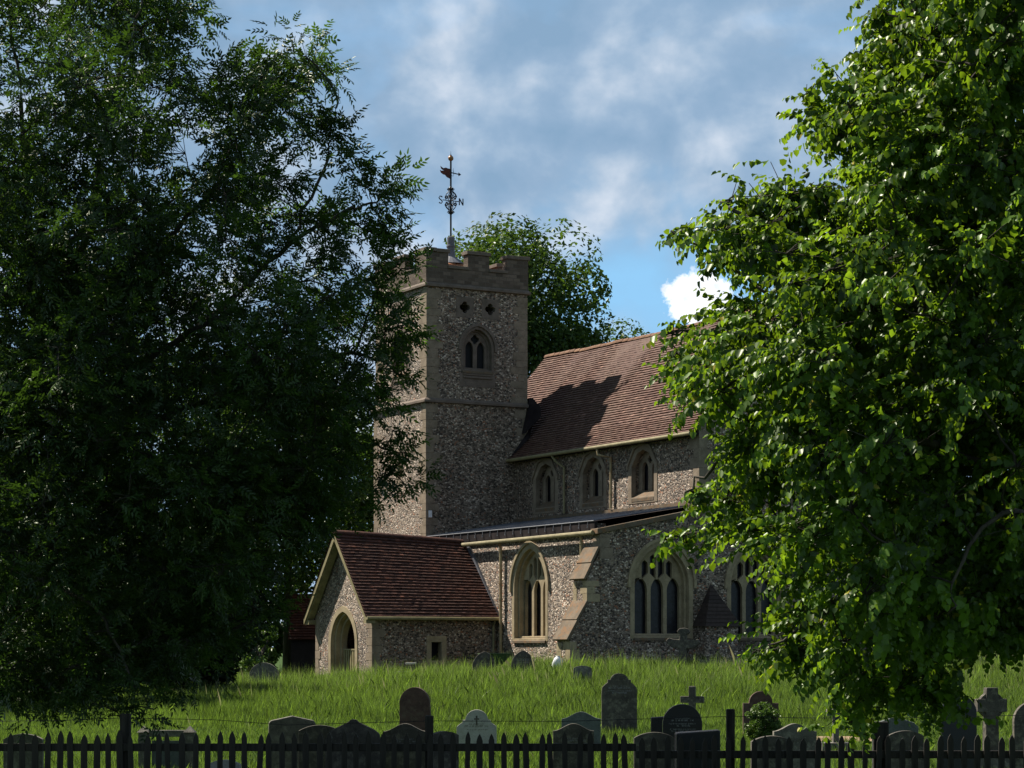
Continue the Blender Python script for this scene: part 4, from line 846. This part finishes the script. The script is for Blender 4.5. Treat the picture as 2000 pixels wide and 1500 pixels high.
# ------------------------------------------------------------------ outbuilding behind the porch
D = 104; sx0, sx1 = (563 - 1000) / F * D, (563 - 1000) / F * D + 5.0; zr = EYE + (HY - 1158) / F * D; ze = EYE + (HY - 1249) / F * D; b = gz(sx0, D) - 0.3
sh = empty('outbuilding', ((sx0 + sx1) / 2, D, b)); L = sx1 - sx0
m = MB(); m.box(-L / 2 + 0.12, L / 2 - 0.12, 0.25, 3.8, 0, ze - b)
k = 0.0
while k < ze - b - 0.16: m.add([(-L / 2 + 0.1, 0.22, k), (L / 2 - 0.1, 0.22, k), (L / 2 - 0.1, 0.245, k + 0.18), (-L / 2 + 0.1, 0.245, k + 0.18)], [(0, 1, 2, 3)]); k += 0.17
m.build('wall', M['black_board'], sh)
m = MB(); tile_roof(m, lambda a, r, z: (-L / 2 + a, r, z - b), L, [(0.0, ze), (2.0, zr)], 0.17, 0.2); rf = m.build('roof', M['tile_old'], sh)
m = MB(); m.add([(-L / 2, 4.0, ze - b), (L / 2, 4.0, ze - b), (L / 2, 2.0, zr - b), (-L / 2, 2.0, zr - b)], [(0, 1, 2, 3)]); m.add([(-L / 2 + 0.13, 0.25, ze - b), (-L / 2 + 0.13, 3.8, ze - b), (-L / 2 + 0.13, 2.0, zr - b - 0.1)], [(0, 1, 2)]); m.build('roof_back', M['tile_old'], rf)
tag(sh, 'small black boarded outbuilding with red tiled roof behind the porch', 'outbuilding')

# ------------------------------------------------------------------ vegetation
def np_mesh(name, V, faces_per, tnt, mat, parent=None):
    """V: (N, k, 3) copies of one k-vertex leaf; faces_per: list of equal length index tuples"""
    N, k, _ = V.shape; fp = np.array(faces_per, dtype=np.int32); nf, fl = fp.shape
    me = bpy.data.meshes.new(name); me.vertices.add(N * k); me.vertices.foreach_set('co', V.reshape(-1).astype(np.float32))
    idx = (fp[None] + (np.arange(N, dtype=np.int32) * k)[:, None, None]).reshape(-1)
    me.loops.add(len(idx)); me.loops.foreach_set('vertex_index', idx)
    me.polygons.add(N * nf); me.polygons.foreach_set('loop_start', np.arange(N * nf, dtype=np.int32) * fl)
    try: me.polygons.foreach_set('loop_total', np.full(N * nf, fl, dtype=np.int32))
    except Exception: pass
    a = me.attributes.new('tint', 'FLOAT', 'POINT'); a.data.foreach_set('value', np.repeat(tnt, k).astype(np.float32))
    me.update(calc_edges=True); me.materials.append(mat)
    o = bpy.data.objects.new(name, me); COL.objects.link(o); o.parent = parent; return o
def nrm(v): return v / np.maximum(1e-9, np.linalg.norm(v, axis=-1, keepdims=True))
def frames(d, roll):
    """(N,3,3) matrices whose columns are direction, side, up; roll turns them about the direction"""
    d = nrm(d); up = np.tile([0, 0, 1.0], (len(d), 1)) + RNG.normal(0, 0.15, d.shape)
    s_ = nrm(np.cross(up, d)); u = np.cross(d, s_); c, q_ = np.cos(roll)[:, None], np.sin(roll)[:, None]
    return np.stack([d, s_ * c + u * q_, u * c - s_ * q_], axis=2)
LEAF6 = [(0, 1, 2, 3), (0, 3, 4, 5)]
def leaf6(l, w_, fold, droop, broad=0.4):
    """base, right low, right high, tip, left high, left low - folded along the midrib"""
    return np.array([(0, 0, 0), (l * broad * 0.55, -w_, fold), (l * (broad + 0.22), -w_ * 0.88, fold - droop * 0.4), (l, 0, -droop), (l * (broad + 0.22), w_ * 0.88, fold - droop * 0.4), (l * broad * 0.55, w_, fold)])
def rotz(a): c, s_ = math.cos(a), math.sin(a); return np.array([(c, -s_, 0), (s_, c, 0), (0, 0, 1)])
def roty(a): c, s_ = math.cos(a), math.sin(a); return np.array([(c, 0, s_), (0, 1, 0), (-s_, 0, c)])
def rotx(a): c, s_ = math.cos(a), math.sin(a); return np.array([(1, 0, 0), (0, c, -s_), (0, s_, c)])
def ash_spray():
    out = []; r_ = RNG
    for i in range(6):
        bx = 0.04 + 0.20 * i / 5; sd = 1 if i % 2 else -1
        ang = sd * r_.uniform(0.5, 1.2) if i < 5 else r_.uniform(-0.3, 0.3); pit = r_.uniform(-0.5, 0.55)
        Mx = rotz(ang) @ roty(-pit) @ rotx(r_.normal(0, 0.5)); L = r_.uniform(0.19, 0.27); nl = 4; dr = r_.uniform(0.03, 0.12)
        for j in range(nl + 1):
            f = 0.32 + 0.68 * j / nl; base = np.array((L * f, 0, -dr * f * f))
            for sgn in ((-1, 1) if j < nl else (0,)):
                lf = leaf6(r_.uniform(0.062, 0.088) * (0.8 if j == 0 else 1), r_.uniform(0.0105, 0.0155), 0.004, r_.uniform(0.0, 0.025), 0.35)
                out.append((lf @ (rotz(sgn * r_.uniform(0.75, 1.1)) @ roty(r_.uniform(0.0, 0.5))).T + base) @ Mx.T + np.array((bx, 0, 0)))
    return np.array(out)
def lime_spray():
    out = []; r_ = RNG; n = int(r_.integers(9, 13)); L = r_.uniform(0.28, 0.40); dr = r_.uniform(0.06, 0.16)
    for i in range(n):
        f = (i + 0.4) / n; base = np.array((L * f, 0, -dr * f * f)); sd = 1 if i % 2 else -1
        l = r_.uniform(0.052, 0.092) * (1.0 if i < n - 3 else 0.8); lf = leaf6(l, l * r_.uniform(0.43, 0.50), r_.uniform(0.003, 0.012), r_.uniform(0.008, 0.03), 0.34); lf[[1, 5], 0] = l * 0.16; lf[[2, 4], 0] = l * 0.62
        lf[2:5, 1] *= 0.93
        ang = sd * r_.uniform(0.45, 1.0) if i < n - 1 else 0.0
        Mx = rotz(ang) @ roty(r_.uniform(0.35, 1.05)) @ rotx(r_.normal(0, 0.28))
        out.append((lf + np.array([0.022, 0, 0.0])) @ Mx.T + base)
    while len(out) < 12: out.append(out[-1] * 0 + out[-1].mean(0))
    return np.array(out)
def scatter_sprays(pos, dirs, templ, scale, roll_sd, tint_sd=0.12, odd=0.0):
    Vs = []; Ts = []; pick = RNG.integers(0, len(templ), len(pos)); Fm = frames(dirs, RNG.normal(0, roll_sd, len(pos)))
    base = np.clip(RNG.normal(0.42, 0.24, len(pos)), 0, 0.84)
    for k, tp in enumerate(templ):
        ii = np.where(pick == k)[0]
        if not len(ii): continue
        P = np.einsum('nij,lvj->nlvi', Fm[ii], tp) * scale[ii][:, None, None, None] + pos[ii][:, None, None, :]
        Vs.append(P.reshape(-1, tp.shape[1], 3)); t_ = np.clip(base[ii][:, None] + RNG.normal(0, tint_sd, (len(ii), len(tp))), 0, 0.95)
        if odd: t_ = np.where(RNG.random(t_.shape) < odd, 1.0, t_)
        Ts.append(t_.reshape(-1))
    return np.concatenate(Vs), np.concatenate(Ts)
def inside(poly, p):
    poly = np.array(poly, float); x, y = p[:, 0], p[:, 1]; c = np.zeros(len(p), bool); j = len(poly) - 1
    for i in range(len(poly)):
        xi, yi = poly[i]; xj, yj = poly[j]
        c ^= ((yi > y) != (yj > y)) & (x < (xj - xi) * (y - yi) / (yj - yi + 1e-9) + xi); j = i
    return c
def edge_dist(poly, p):
    poly = np.array(poly, float); dmin = np.full(len(p), 1e9)
    for i in range(len(poly)):
        a, b_ = poly[i - 1], poly[i]; ab = b_ - a; t_ = np.clip(((p - a) @ ab) / (ab @ ab + 1e-9), 0, 1); dmin = np.minimum(dmin, np.linalg.norm(p - a - t_[:, None] * ab, axis=1))
    return dmin
def Wn(p, D): return np.stack([(p[:, 0] - 1000) / F * D, D, EYE + (HY - p[:, 1]) / F * D], axis=1)
def smooth_path(pts, n=6, jit=0.0):
    pts = [np.array(p, float) for p in pts]; out = []
    for i in range(len(pts) - 1):
        p0, p1, p2, p3 = pts[max(i - 1, 0)], pts[i], pts[i + 1], pts[min(i + 2, len(pts) - 1)]
        for k in range(n):
            t_ = k / n; out.append(0.5 * ((2 * p1) + (-p0 + p2) * t_ + (2 * p0 - 5 * p1 + 4 * p2 - p3) * t_ ** 2 + (-p0 + 3 * p1 - 3 * p2 + p3) * t_ ** 3) + RNG.normal(0, jit, 3))
    out.append(pts[-1]); return out
def near_tree(name, label, D, T, poly, holes, trunk_pts, limbs, n_clump, per, templ, leafmat, spray_len, spread, dir_fn, extra=(), odd=0.0, roll=0.5, r0=0.2, dense=None, back=0.0, spray_scale=1.0):
    root = empty(name, (trunk_pts[0][0], trunk_pts[0][1], gz(trunk_pts[0][0], trunk_pts[0][1]) - 0.05)); off = np.array(root.location)
    box = np.array(poly, float); lo_, hi_ = box.min(0), box.max(0)
    def sample(n, pl):
        out = np.zeros((0, 2))
        while len(out) < n:
            p = RNG.uniform(lo_, hi_, (n * 3, 2)); p = p[inside(pl, p)]
            for hx, hy, hr, hv in holes: p = p[((p[:, 0] - hx) / hr) ** 2 + ((p[:, 1] - hy) / hv) ** 2 > 1]
            out = np.concatenate([out, p])
        return out[:n]
    c2 = sample(n_clump, poly); e = np.clip(edge_dist(poly, c2) / 230, 0, 1); th = T * np.sqrt(1 - (1 - e) ** 2) + 0.12
    cd = RNG.uniform(-1, 1, n_clump) * th; C3 = Wn(c2, D + cd); cn = np.full(n_clump, per); cs = np.full(n_clump, spread)
    if dense is not None:
        p = sample(dense[1], dense[0]); e = np.clip(edge_dist(dense[0], p) / 230, 0, 1); C3 = np.concatenate([C3, Wn(p, D + back + RNG.uniform(-1, 1, len(p)) * (T * np.sqrt(1 - (1 - e) ** 2) + 0.1))]); cn = np.concatenate([cn, np.full(len(p), per)]); cs = np.concatenate([cs, np.full(len(p), spread)])
    for px, py, k, sp, dd in extra:
        C3 = np.concatenate([C3, Wn(np.array([[px, py]], float), np.array([D + dd]))]); cn = np.append(cn, k); cs = np.append(cs, sp)
    # limbs
    tb = MB(); node = []
    def add_limb(path, ra, rb, n):
        rr = [ra + (rb - ra) * (i / (len(path) - 1)) for i in range(len(path))]; tb.tube([tuple(p - off) for p in path], rr, n)
        node.extend(path)
    add_limb(smooth_path(trunk_pts, 6, 0.01), r0, r0 * 0.45, 12)
    for lb, ra in limbs: add_limb(smooth_path(lb, 7, 0.018), ra * 0.72, 0.008, 8)
    tb.build('trunk', M['bark'], root, smooth=True)
    br = MB(); node = np.array(node); order = np.argsort([np.min(np.linalg.norm(node - c, axis=1)) for c in C3])
    for i in order:
        dd = np.linalg.norm(node - C3[i], axis=1); j = int(np.argmin(dd + 0.4 * np.maximum(0, node[:, 2] - C3[i][2]))); p0, p1 = node[j], C3[i]; l = np.linalg.norm(p1 - p0)
        mid = (p0 + p1) / 2 + RNG.normal(0, 0.07 * l, 3); path = smooth_path([p0, mid, p1], 3, 0.01)
        br.tube([tuple(p - off) for p in path], [0.006 + 0.010 * min(1.2, l) * (1 - k / (len(path) - 1)) for k in range(len(path))], 5); node = np.concatenate([node, np.array(path[2:])])
    # sprays
    rep = np.repeat(np.arange(len(C3)), cn); pos = C3[rep] + RNG.normal(0, 1, (len(rep), 3)) * cs[rep][:, None] * np.array([1, 1, 0.8])
    dirs = dir_fn(pos, C3[rep])
    sc = RNG.uniform(0.8, 1.15, len(pos)) * spray_scale; start = pos - nrm(dirs) * spray_len * 0.5
    for a, b_ in zip(C3[rep], start): br.tube([tuple(a - off), tuple(b_ - off)], [0.005, 0.0035], 3, cap=False)
    br.build('branches', M['twig'], root)
    V, t_ = scatter_sprays(start - off, dirs, templ, sc, roll, odd=odd)
    np_mesh('crown', V, LEAF6, t_, M[leafmat], root)
    tag(root, label, 'tree'); return root

ash_poly = [(-160, -120), (353, -120), (353, 45), (315, 57), (295, 83), (327, 117), (385, 137), (435, 163), (480, 145), (510, 117), (565, 89), (613, 107), (617, 140), (580, 165), (573, 215), (555, 250), (525, 260), (555, 307), (525, 320), (565, 335), (605, 375), (655, 395), (677, 445), (681, 485), (735, 515), (790, 480), (795, 520), (780, 545), (740, 565), (710, 590), (740, 610), (770, 625), (760, 645), (730, 655), (700, 690), (710, 720), (740, 745), (715, 755), (690, 745), (680, 800), (680, 860), (660, 960), (570, 1040), (490, 1110), (450, 1160), (420, 1240), (350, 1270), (350, 1310), (320, 1350), (200, 1330), (100, 1350), (-160, 1360)]
ash_holes = [(55, 160, 31, 37), (110, 265, 27, 19), (205, 120, 17, 21), (260, 175, 27, 21), (300, 50, 42, 27), (330, 130, 27, 18), (270, 280, 31, 17), (430, 290, 24, 14), (460, 420, 49, 27), (255, 490, 19, 12), (520, 620, 27, 18), (560, 480, 21, 27), (20, 620, 29, 24), (440, 600, 19, 14), (300, 370, 17, 12), (150, 440, 21, 12), (560, 250, 21, 17), (620, 560, 17, 14), (390, 640, 48, 18), (640, 715, 26, 20), (560, 860, 24, 23), (280, 925, 20, 17), (210, 640, 15, 12), (470, 560, 20, 14)]
AD = 27.5
A_ = lambda px, py, dd=0.0: tuple(np.array(W(px, py, AD + dd)))
ash_limbs = [([A_(70, 1000), A_(230, 760), A_(420, 610, -.4), A_(560, 480, -.5), A_(660, 420, -.3), A_(715, 400), A_(750, 385)], 0.07),
             ([A_(80, 900), A_(200, 600, .5), A_(390, 400, .6), A_(480, 280, .4), A_(530, 200), A_(590, 140)], 0.06),
             ([A_(100, 800), A_(170, 450, -.6), A_(215, 210, -.9), A_(260, 60, -1), A_(300, -80, -1)], 0.07),
             ([A_(90, 820), A_(50, 420, .8), A_(40, 200, .6), A_(10, -60, .5)], 0.09),
             ([A_(80, 1010), A_(300, 830, .8), A_(520, 740, .8), A_(690, 690, .4), A_(800, 740, .2)], 0.08),
             ([A_(560, 480, -.5), A_(640, 310, -.4), A_(648, 240, -.4), A_(665, 190, -.4)], 0.03),
             ([A_(690, 690, .4), A_(745, 560, .2), A_(810, 520, .1)], 0.025), ([A_(660, 420, -.3), A_(735, 455), A_(775, 432)], 0.015),
             ([A_(640, 705, .5), A_(690, 850, .1), A_(750, 875, 0), A_(800, 900)], 0.025), ([A_(70, 1080), A_(280, 980, -.8), A_(480, 930, -.9), A_(600, 960, -.8)], 0.07),
             ([A_(60, 1150), A_(180, 1180, -1.2), A_(250, 1310, -1.5), A_(300, 1385, -1.7)], 0.04), ([A_(65, 1120), A_(240, 1080, .8), A_(420, 1150, .9), A_(470, 1230, .8)], 0.05)]
def ash_dir(p, c):
    d = nrm(p - c) * 0.8 + np.stack([(c[:, 0] + 6.2) * 0.13, np.zeros(len(p)), np.full(len(p), 0.25)], 1) + RNG.normal(0, 0.35, p.shape); return d
ash_core = [(-160, 330), (150, 330), (420, 480), (620, 640), (660, 760), (650, 960), (540, 1110), (490, 1230), (330, 1320), (-160, 1350)]
extra = [(597, 130, 10, .16, 0), (532, 150, 9, .18, 0), (612, 225, 9, .15, -.4), (637, 250, 10, .14, -.4), (652, 275, 6, .10, -.4), (717, 365, 10, .17, 0), (762, 375, 9, .12, 0), (672, 335, 9, .16, 0), (747, 410, 9, .14, 0), (757, 467, 4, .05, 0), (777, 460, 1, .03, 0), (772, 515, 12, .18, 0), (732, 555, 10, .18, 0), (787, 635, 7, .10, .2), (752, 655, 8, .12, .2), (762, 760, 9, .13, .2), (722, 750, 7, .12, .2),
         (755, 870, 7, .12, 0), (795, 885, 6, .10, 0), (760, 930, 6, .11, 0), (790, 945, 4, .09, 0), (750, 975, 5, .09, 0), (770, 840, 4, .08, 0), (225, 1385, 5, .12, -1.7), (290, 1375, 6, .11, -1.7), (180, 1375, 4, .1, -1.7), (265, 1340, 5, .12, -1.6), (332, 40, 5, .1, -.8), (282, 50, 6, .12, -.8)]
near_tree('ash_tree', 'ash tree with long feathery leaflets filling the left of the view', AD, 2.6, ash_poly, ash_holes,
          [A_(-150, 1600), A_(-120, 1300), A_(-20, 1020), A_(80, 820)], ash_limbs, 470, 9, [ash_spray() for _ in range(14)], 'ash_leaf', 0.26, 0.22, ash_dir, extra, roll=0.5, r0=0.30, dense=(ash_core, 200))

lime_poly = [(1700, -640), (1735, 20), (1745, 60), (1720, 95), (1690, 130), (1640, 160), (1620, 195), (1600, 215), (1625, 260), (1615, 310), (1610, 345), (1550, 372), (1500, 388), (1470, 392), (1470, 415), (1500, 445), (1410, 450), (1380, 465), (1410, 490), (1440, 530), (1425, 560), (1470, 595), (1400, 625), (1355, 650), (1340, 672), (1390, 700), (1335, 722), (1370, 755), (1345, 780), (1400, 805), (1450, 830), (1430, 865), (1440, 910), (1390, 968), (1410, 995), (1450, 1012), (1370, 1050), (1390, 1068), (1480, 1066), (1530, 1120), (1555, 1190), (1560, 1215), (1510, 1255), (1510, 1272), (1560, 1275), (1610, 1290), (1630, 1340), (1650, 1375), (1680, 1390), (1710, 1370), (1740, 1350), (1780, 1370), (1830, 1355), (1845, 1270), (1930, 1225), (2000, 1235), (2180, 1230), (2260, -640)]  # crown carried up out of view so its unseen top shades the lower leaves
LD = 18.6
L_ = lambda px, py, dd=0.0: tuple(np.array(W(px, py, LD + dd)))
lime_limbs = [([L_(2050, 900), L_(1850, 640, -.3), L_(1620, 500, -.4), L_(1450, 420, -.3), L_(1410, 395, -.2)], 0.07), ([L_(2055, 800), L_(1880, 400, .3), L_(1700, 220, .4), L_(1590, 165, .3)], 0.07), ([L_(2060, 600), L_(1950, 250, -.6), L_(1800, 80, -.8), L_(1760, -300, -.7), L_(1800, -560, -.5)], 0.06),
              ([L_(2050, 950), L_(1850, 800, .6), L_(1600, 680, .6), L_(1400, 650, .4), L_(1300, 655, .3)], 0.06), ([L_(2050, 1000), L_(1850, 880, -.9), L_(1620, 840, -1), L_(1420, 900, -.8), L_(1340, 960, -.6)], 0.06), ([L_(2050, 1080), L_(1860, 980, .2), L_(1640, 1000, .3), L_(1430, 1030, .2), L_(1300, 1055, .1)], 0.05),
              ([L_(2045, 1150), L_(1850, 1100, -.8), L_(1650, 1180, -1), L_(1500, 1260, -1)], 0.045), ([L_(2045, 1180), L_(1900, 1150, .5), L_(1760, 1280, .5), L_(1650, 1390, .5)], 0.045), ([L_(2060, 500), L_(2080, 200, .5), L_(2060, -60, .6), L_(2040, -540, .5)], 0.08), ([L_(2050, 1100), L_(2000, 1000, -1.6), L_(1900, 1050, -2.0), L_(1850, 1200, -2.1)], 0.045), ([L_(1850, 640, -.3), L_(1560, 600, 0), L_(1400, 500, .1), L_(1310, 450, .1)], 0.025)]
def lime_dir(p, c):
    return nrm(p - c) * 0.6 + np.stack([np.clip((c[:, 0] - 4.4) * 0.22, -1.0, 0.4), -0.25 * np.ones(len(p)), np.full(len(p), -0.18)], 1) + RNG.normal(0, 0.24, p.shape)
lextra = [(1330, 450, 5, .06, .1), (1360, 465, 4, .06, .1), (1430, 385, 5, .07, -.2), (1460, 400, 5, .08, -.2), (1575, 190, 5, .06, .3), (1590, 215, 4, .05, .3), (1315, 650, 5, .06, .3), (1300, 712, 4, .05, .3), (1320, 730, 3, .06, .3), (1305, 1050, 4, .06, .1), (1340, 1060, 6, .07, .1), (1390, 1045, 7, .08, .1), (1470, 1275, 3, .05, -1), (1510, 1270, 6, .06, -1), (1670, 1420, 7, .09, .5), (1720, 25, 5, .07, -.7), (1690, 110, 5, .08, .3), (1350, 960, 5, .06, -.6), (1320, 690, 3, .05, .3), (2015, 600, 5, .08, -2.2), (2020, 700, 4, .08, -2.3)]
near_tree('lime_tree', 'broad leaved lime tree with sunlit round leaves filling the right of the view', LD, 2.4, lime_poly, [(1395, 480, 10, 8), (1480, 570, 10, 6), (1450, 1150, 75, 85)],
          [L_(2075, 1700), L_(2060, 1300), L_(2050, 950), L_(2060, 500)], lime_limbs, 900, 17, [lime_spray() for _ in range(12)], 'lime_leaf', 0.34, 0.15, lime_dir, lextra, odd=0.010, roll=0.32, r0=0.26, dense=([(1640, 420), (1740, 200), (1720, -620), (2240, -620), (2180, 1170), (1800, 1240), (1680, 1170), (1600, 900), (1560, 650)], 480), back=2.2, spray_scale=0.86)  # dense leaf mass added behind and above the view to darken the crown inside

# trees behind and beside the church: lumpy crowns of small folded leaves
QUAD = [(0, 1, 2), (0, 2, 3)]
def lump_crown(rx, ry, rz, n_lump, n_leaf, size, lump=(0.22, 0.36), low=-0.9, flat=0.8):
    d = nrm(RNG.normal(0, 1, (n_lump * 3, 3))); d = d[d[:, 2] > low][:n_lump]; rr = RNG.uniform(0.35, 0.92, len(d)) ** 0.6
    c = d * rr[:, None] * np.array([rx, ry, rz]); lr = RNG.uniform(*lump, len(d)) * min(rx, rz)
    k = RNG.integers(0, len(d), n_leaf); q_ = nrm(RNG.normal(0, 1, (n_leaf, 3))); rad = RNG.uniform(0.5, 1.08, n_leaf) ** 0.5
    p = c[k] + q_ * (lr[k] * rad)[:, None] * np.array([1, 1, flat])
    nor = nrm(q_ * 0.6 + np.array([0, 0, 0.55]) + RNG.normal(0, 0.5, p.shape)); t1 = nrm(np.cross(nor, RNG.normal(0, 1, p.shape))); t2 = np.cross(nor, t1)
    s_ = size * RNG.uniform(0.6, 1.35, n_leaf)[:, None]
    V = np.stack([p - t1 * s_, p - t2 * s_ * 0.55 + nor * s_ * 0.12, p + t1 * s_ - nor * s_ * 0.2, p + t2 * s_ * 0.55 + nor * s_ * 0.12], 1)
    tn = np.clip(0.45 + RNG.normal(0, 0.17, n_leaf) + RNG.normal(0, 0.12, len(d))[k], 0, 0.95)
    return V, tn, c
def far_tree(name, label, x, y, base_h, rx, rz, mat, n_lump, n_leaf, size, group=None, cat='tree', trunk=0.25, low=-0.9, lump=(0.22, 0.36), sx=1.0):
    b = gz(x, y) - 0.1; root = empty(name, (x, y, b)); V, tn, c = lump_crown(rx, rx * sx, rz, n_lump, n_leaf, size, lump, low)
    zc_ = base_h + rz; V = V + np.array([0, 0, zc_]); V[:, :, 2] = np.maximum(V[:, :, 2], 0.02)
    np_mesh('crown', V, QUAD, tn, M[mat], root)
    t_ = MB(); top = np.array((0.1, 0, zc_)); t_.tube([(0, 0, 0), (0.05, 0.02, base_h * 0.6 + rz * 0.3), tuple(top)], [trunk, trunk * 0.8, trunk * 0.5], 9)
    for cc in c[:: max(1, len(c) // 22)]:
        p1 = cc + np.array((0, 0, zc_)); p0 = np.array((0.04, 0, max(0.3, min(p1[2] - 0.6, zc_) * 0.75))); md = (p0 + p1) / 2 + RNG.normal(0, 0.15, 3)
        t_.tube([tuple(p) for p in smooth_path([p0, md, p1], 3)], trunk * 0.3, 5, r2=0.015)
    t_.build('trunk', M['bark'], root, smooth=True)
    tag(root, label, cat, group); return root
G = 'trees behind the church'
pxx = lambda px, D: (px - 1000) / F * D
def ft(px, top, D, rx, rz, label, mat='far_leaf', n=16000, size=0.13, nl=60, **k):
    x = pxx(px, D); zt = EYE + (HY - top) / F * D - gz(x, D); return far_tree(k.pop('name', 'broadleaf_tree'), label, x, D, max(0.1, zt - 2 * rz), rx, rz, mat, nl, n, size, k.pop('group', G), **k)
ft(990, 446, 120, 5.8, 7.2, 'tall leafy tree rising behind the church tower and nave roof', n=56000, nl=110, size=0.15, lump=(0.26, 0.42))
ft(1190, 628, 126, 3.9, 5.0, 'smaller leafy tree showing over the nave ridge', n=12000)
ft(20, 600, 104, 6.0, 8.2, 'leafy tree behind the ash at the far left edge', n=22000, nl=80)
ft(300, 640, 100, 5.5, 7.6, 'leafy tree behind the ash at mid left', n=22000, nl=80)
ft(560, 600, 108, 5.0, 8.2, 'leafy tree behind the ash nearest the church tower', n=24000, nl=80)
ft(660, 760, 112, 3.4, 6.4, 'shadowy tree close beside the tower wall', n=14000)
ft(1830, 720, 118, 6.0, 7.0, 'leafy tree hidden behind the lime at right', n=14000)
ft(2080, 800, 110, 5.0, 6.0, 'leafy tree beyond the lime at the right edge', n=10000)
ft(130, 1010, 62, 3.2, 2.7, 'dark evergreen tree sweeping to the grass behind the ash', 'yew_leaf', 26000, 0.10, 60, name='yew_tree', group='dark evergreens left of the porch', low=-1.0)
ft(-60, 1080, 57, 2.6, 2.2, 'dark evergreen at the left edge', 'yew_leaf', 16000, 0.10, 50, name='yew_tree', group='dark evergreens left of the porch', low=-1.0)
ft(330, 1080, 70, 2.8, 2.8, 'dark evergreen beside the small stepped cross', 'yew_leaf', 24000, 0.10, 60, name='yew_tree', group='dark evergreens left of the porch', low=-1.0)
ft(415, 1080, 94, 2.9, 4.0, 'dark evergreen behind the wide rounded headstone', 'yew_leaf', 18000, 0.12, 60, name='yew_tree', group='dark evergreens left of the porch', low=-1.0)
ft(506, 1196, 82, 0.75, 1.3, 'small bush with sunlit yellowish leaves left of the porch', 'bush_leaf', 2600, 0.07, 30, name='bush', group=None, cat='bush', trunk=0.05)
ft(1490, 1388, 41, 0.36, 0.40, 'clipped round bush in front of the brown square shouldered headstone', 'bush_leaf', 9000, 0.022, 160, name='bush', group=None, cat='bush', trunk=0.03, lump=(0.16, 0.24))
hv, ht, _ = lump_crown(70, 2.0, 2.6, 420, 60000, 0.22, (0.25, 0.5), -0.9)
hd = np_mesh('distant_hedge', hv + np.array([0, 140, 3.2]), QUAD, ht, M['far_leaf']); tag(hd, 'distant belt of trees closing the view beyond the churchyard', 'woodland', kind='stuff')

# ------------------------------------------------------------------ grass
N = 800000
Dg = 22.5 + (100 - 22.5) * RNG.random(N) ** 0.85; Xg = RNG.uniform(-0.285, 0.285, N) * Dg
ct, st = math.cos(TH), math.sin(TH); lx = (Xg - CX) * ct + (Dg - CY) * st; ly = -(Xg - CX) * st + (Dg - CY) * ct
bad = ((lx > -0.05) & (lx < 13.7) & (ly > -13.95) & (ly < 5.3)) | ((lx > -5.5) & (lx < 0.1) & (ly > -6.1) & (ly < -0.75))
Xg, Dg = Xg[~bad], Dg[~bad]; N = len(Xg)
gzv = np.vectorize(gz)(Xg, Dg)
cl2 = np.clip(np.sin(Xg * 3.3 + 2 * np.sin(Dg * 1.1)) * np.sin(Dg * 2.1 + 1.5 * np.sin(Xg * 1.7)) + 0.4 * np.sin(Xg * 7 + Dg * 5), -1, 1)
cl = 0.5 + 0.25 * np.sin(Xg * 1.9 + np.sin(Dg * 0.7) * 2) + 0.25 * np.sin(Dg * 1.3 + Xg * 0.6 + 1.3)
tall = np.clip((Dg - 50.5) / 3.0, 0, 1)
h = (0.08 + 0.15 * RNG.random(N) ** 1.5) * (1 - tall) + tall * (0.14 + 0.30 * RNG.random(N) ** 1.6 + 0.12 * cl + 0.10 * cl2)
h = np.maximum(0.05, h + 0.10 * np.clip((Dg - 66) / 10, 0, 1))
seed = RNG.random(N) < (0.006 + 0.085 * tall * np.clip((Dg - 58) / 15, 0, 1)); h = np.where(seed, h + 0.10 + 0.38 * tall * RNG.random(N) ** 1.3 * np.clip((Dg - 55) / 20, 0.3, 1), h)
wd = (0.0019 + 0.000062 * Dg) * RNG.uniform(0.6, 1.4, N) * np.where(seed, 0.6, 1)
az = RNG.uniform(0, 2 * math.pi, N); lean = np.abs(RNG.normal(0, 0.30, N)) * h + 0.01; la = RNG.uniform(0, 2 * math.pi, N)
sd = np.stack([np.cos(az), np.sin(az), np.zeros(N)], 1) * wd[:, None]; ld = np.stack([np.cos(la), np.sin(la), np.zeros(N)], 1) * lean[:, None]
b0 = np.stack([Xg, Dg, gzv - 0.03], 1); up = np.array([0, 0, 1.0])
V = np.stack([b0 - sd, b0 + sd, b0 + sd * 0.8 + ld * 0.35 + up * (h * 0.6)[:, None], b0 + ld + up * h[:, None], b0 - sd * 0.8 + ld * 0.35 + up * (h * 0.6)[:, None]], 1)
tn = np.clip(0.38 + 0.34 * (cl - 0.5) + 0.16 * cl2 + RNG.normal(0, 0.30, N), 0, 0.93); tn = np.where(seed, 1.0, tn)
go = np_mesh('meadow_grass', V, [(0, 1, 2, 3, 4)], tn, M['grass']); tag(go, 'uncut meadow grass with pale seed heads between the graves', 'grass', kind='stuff')
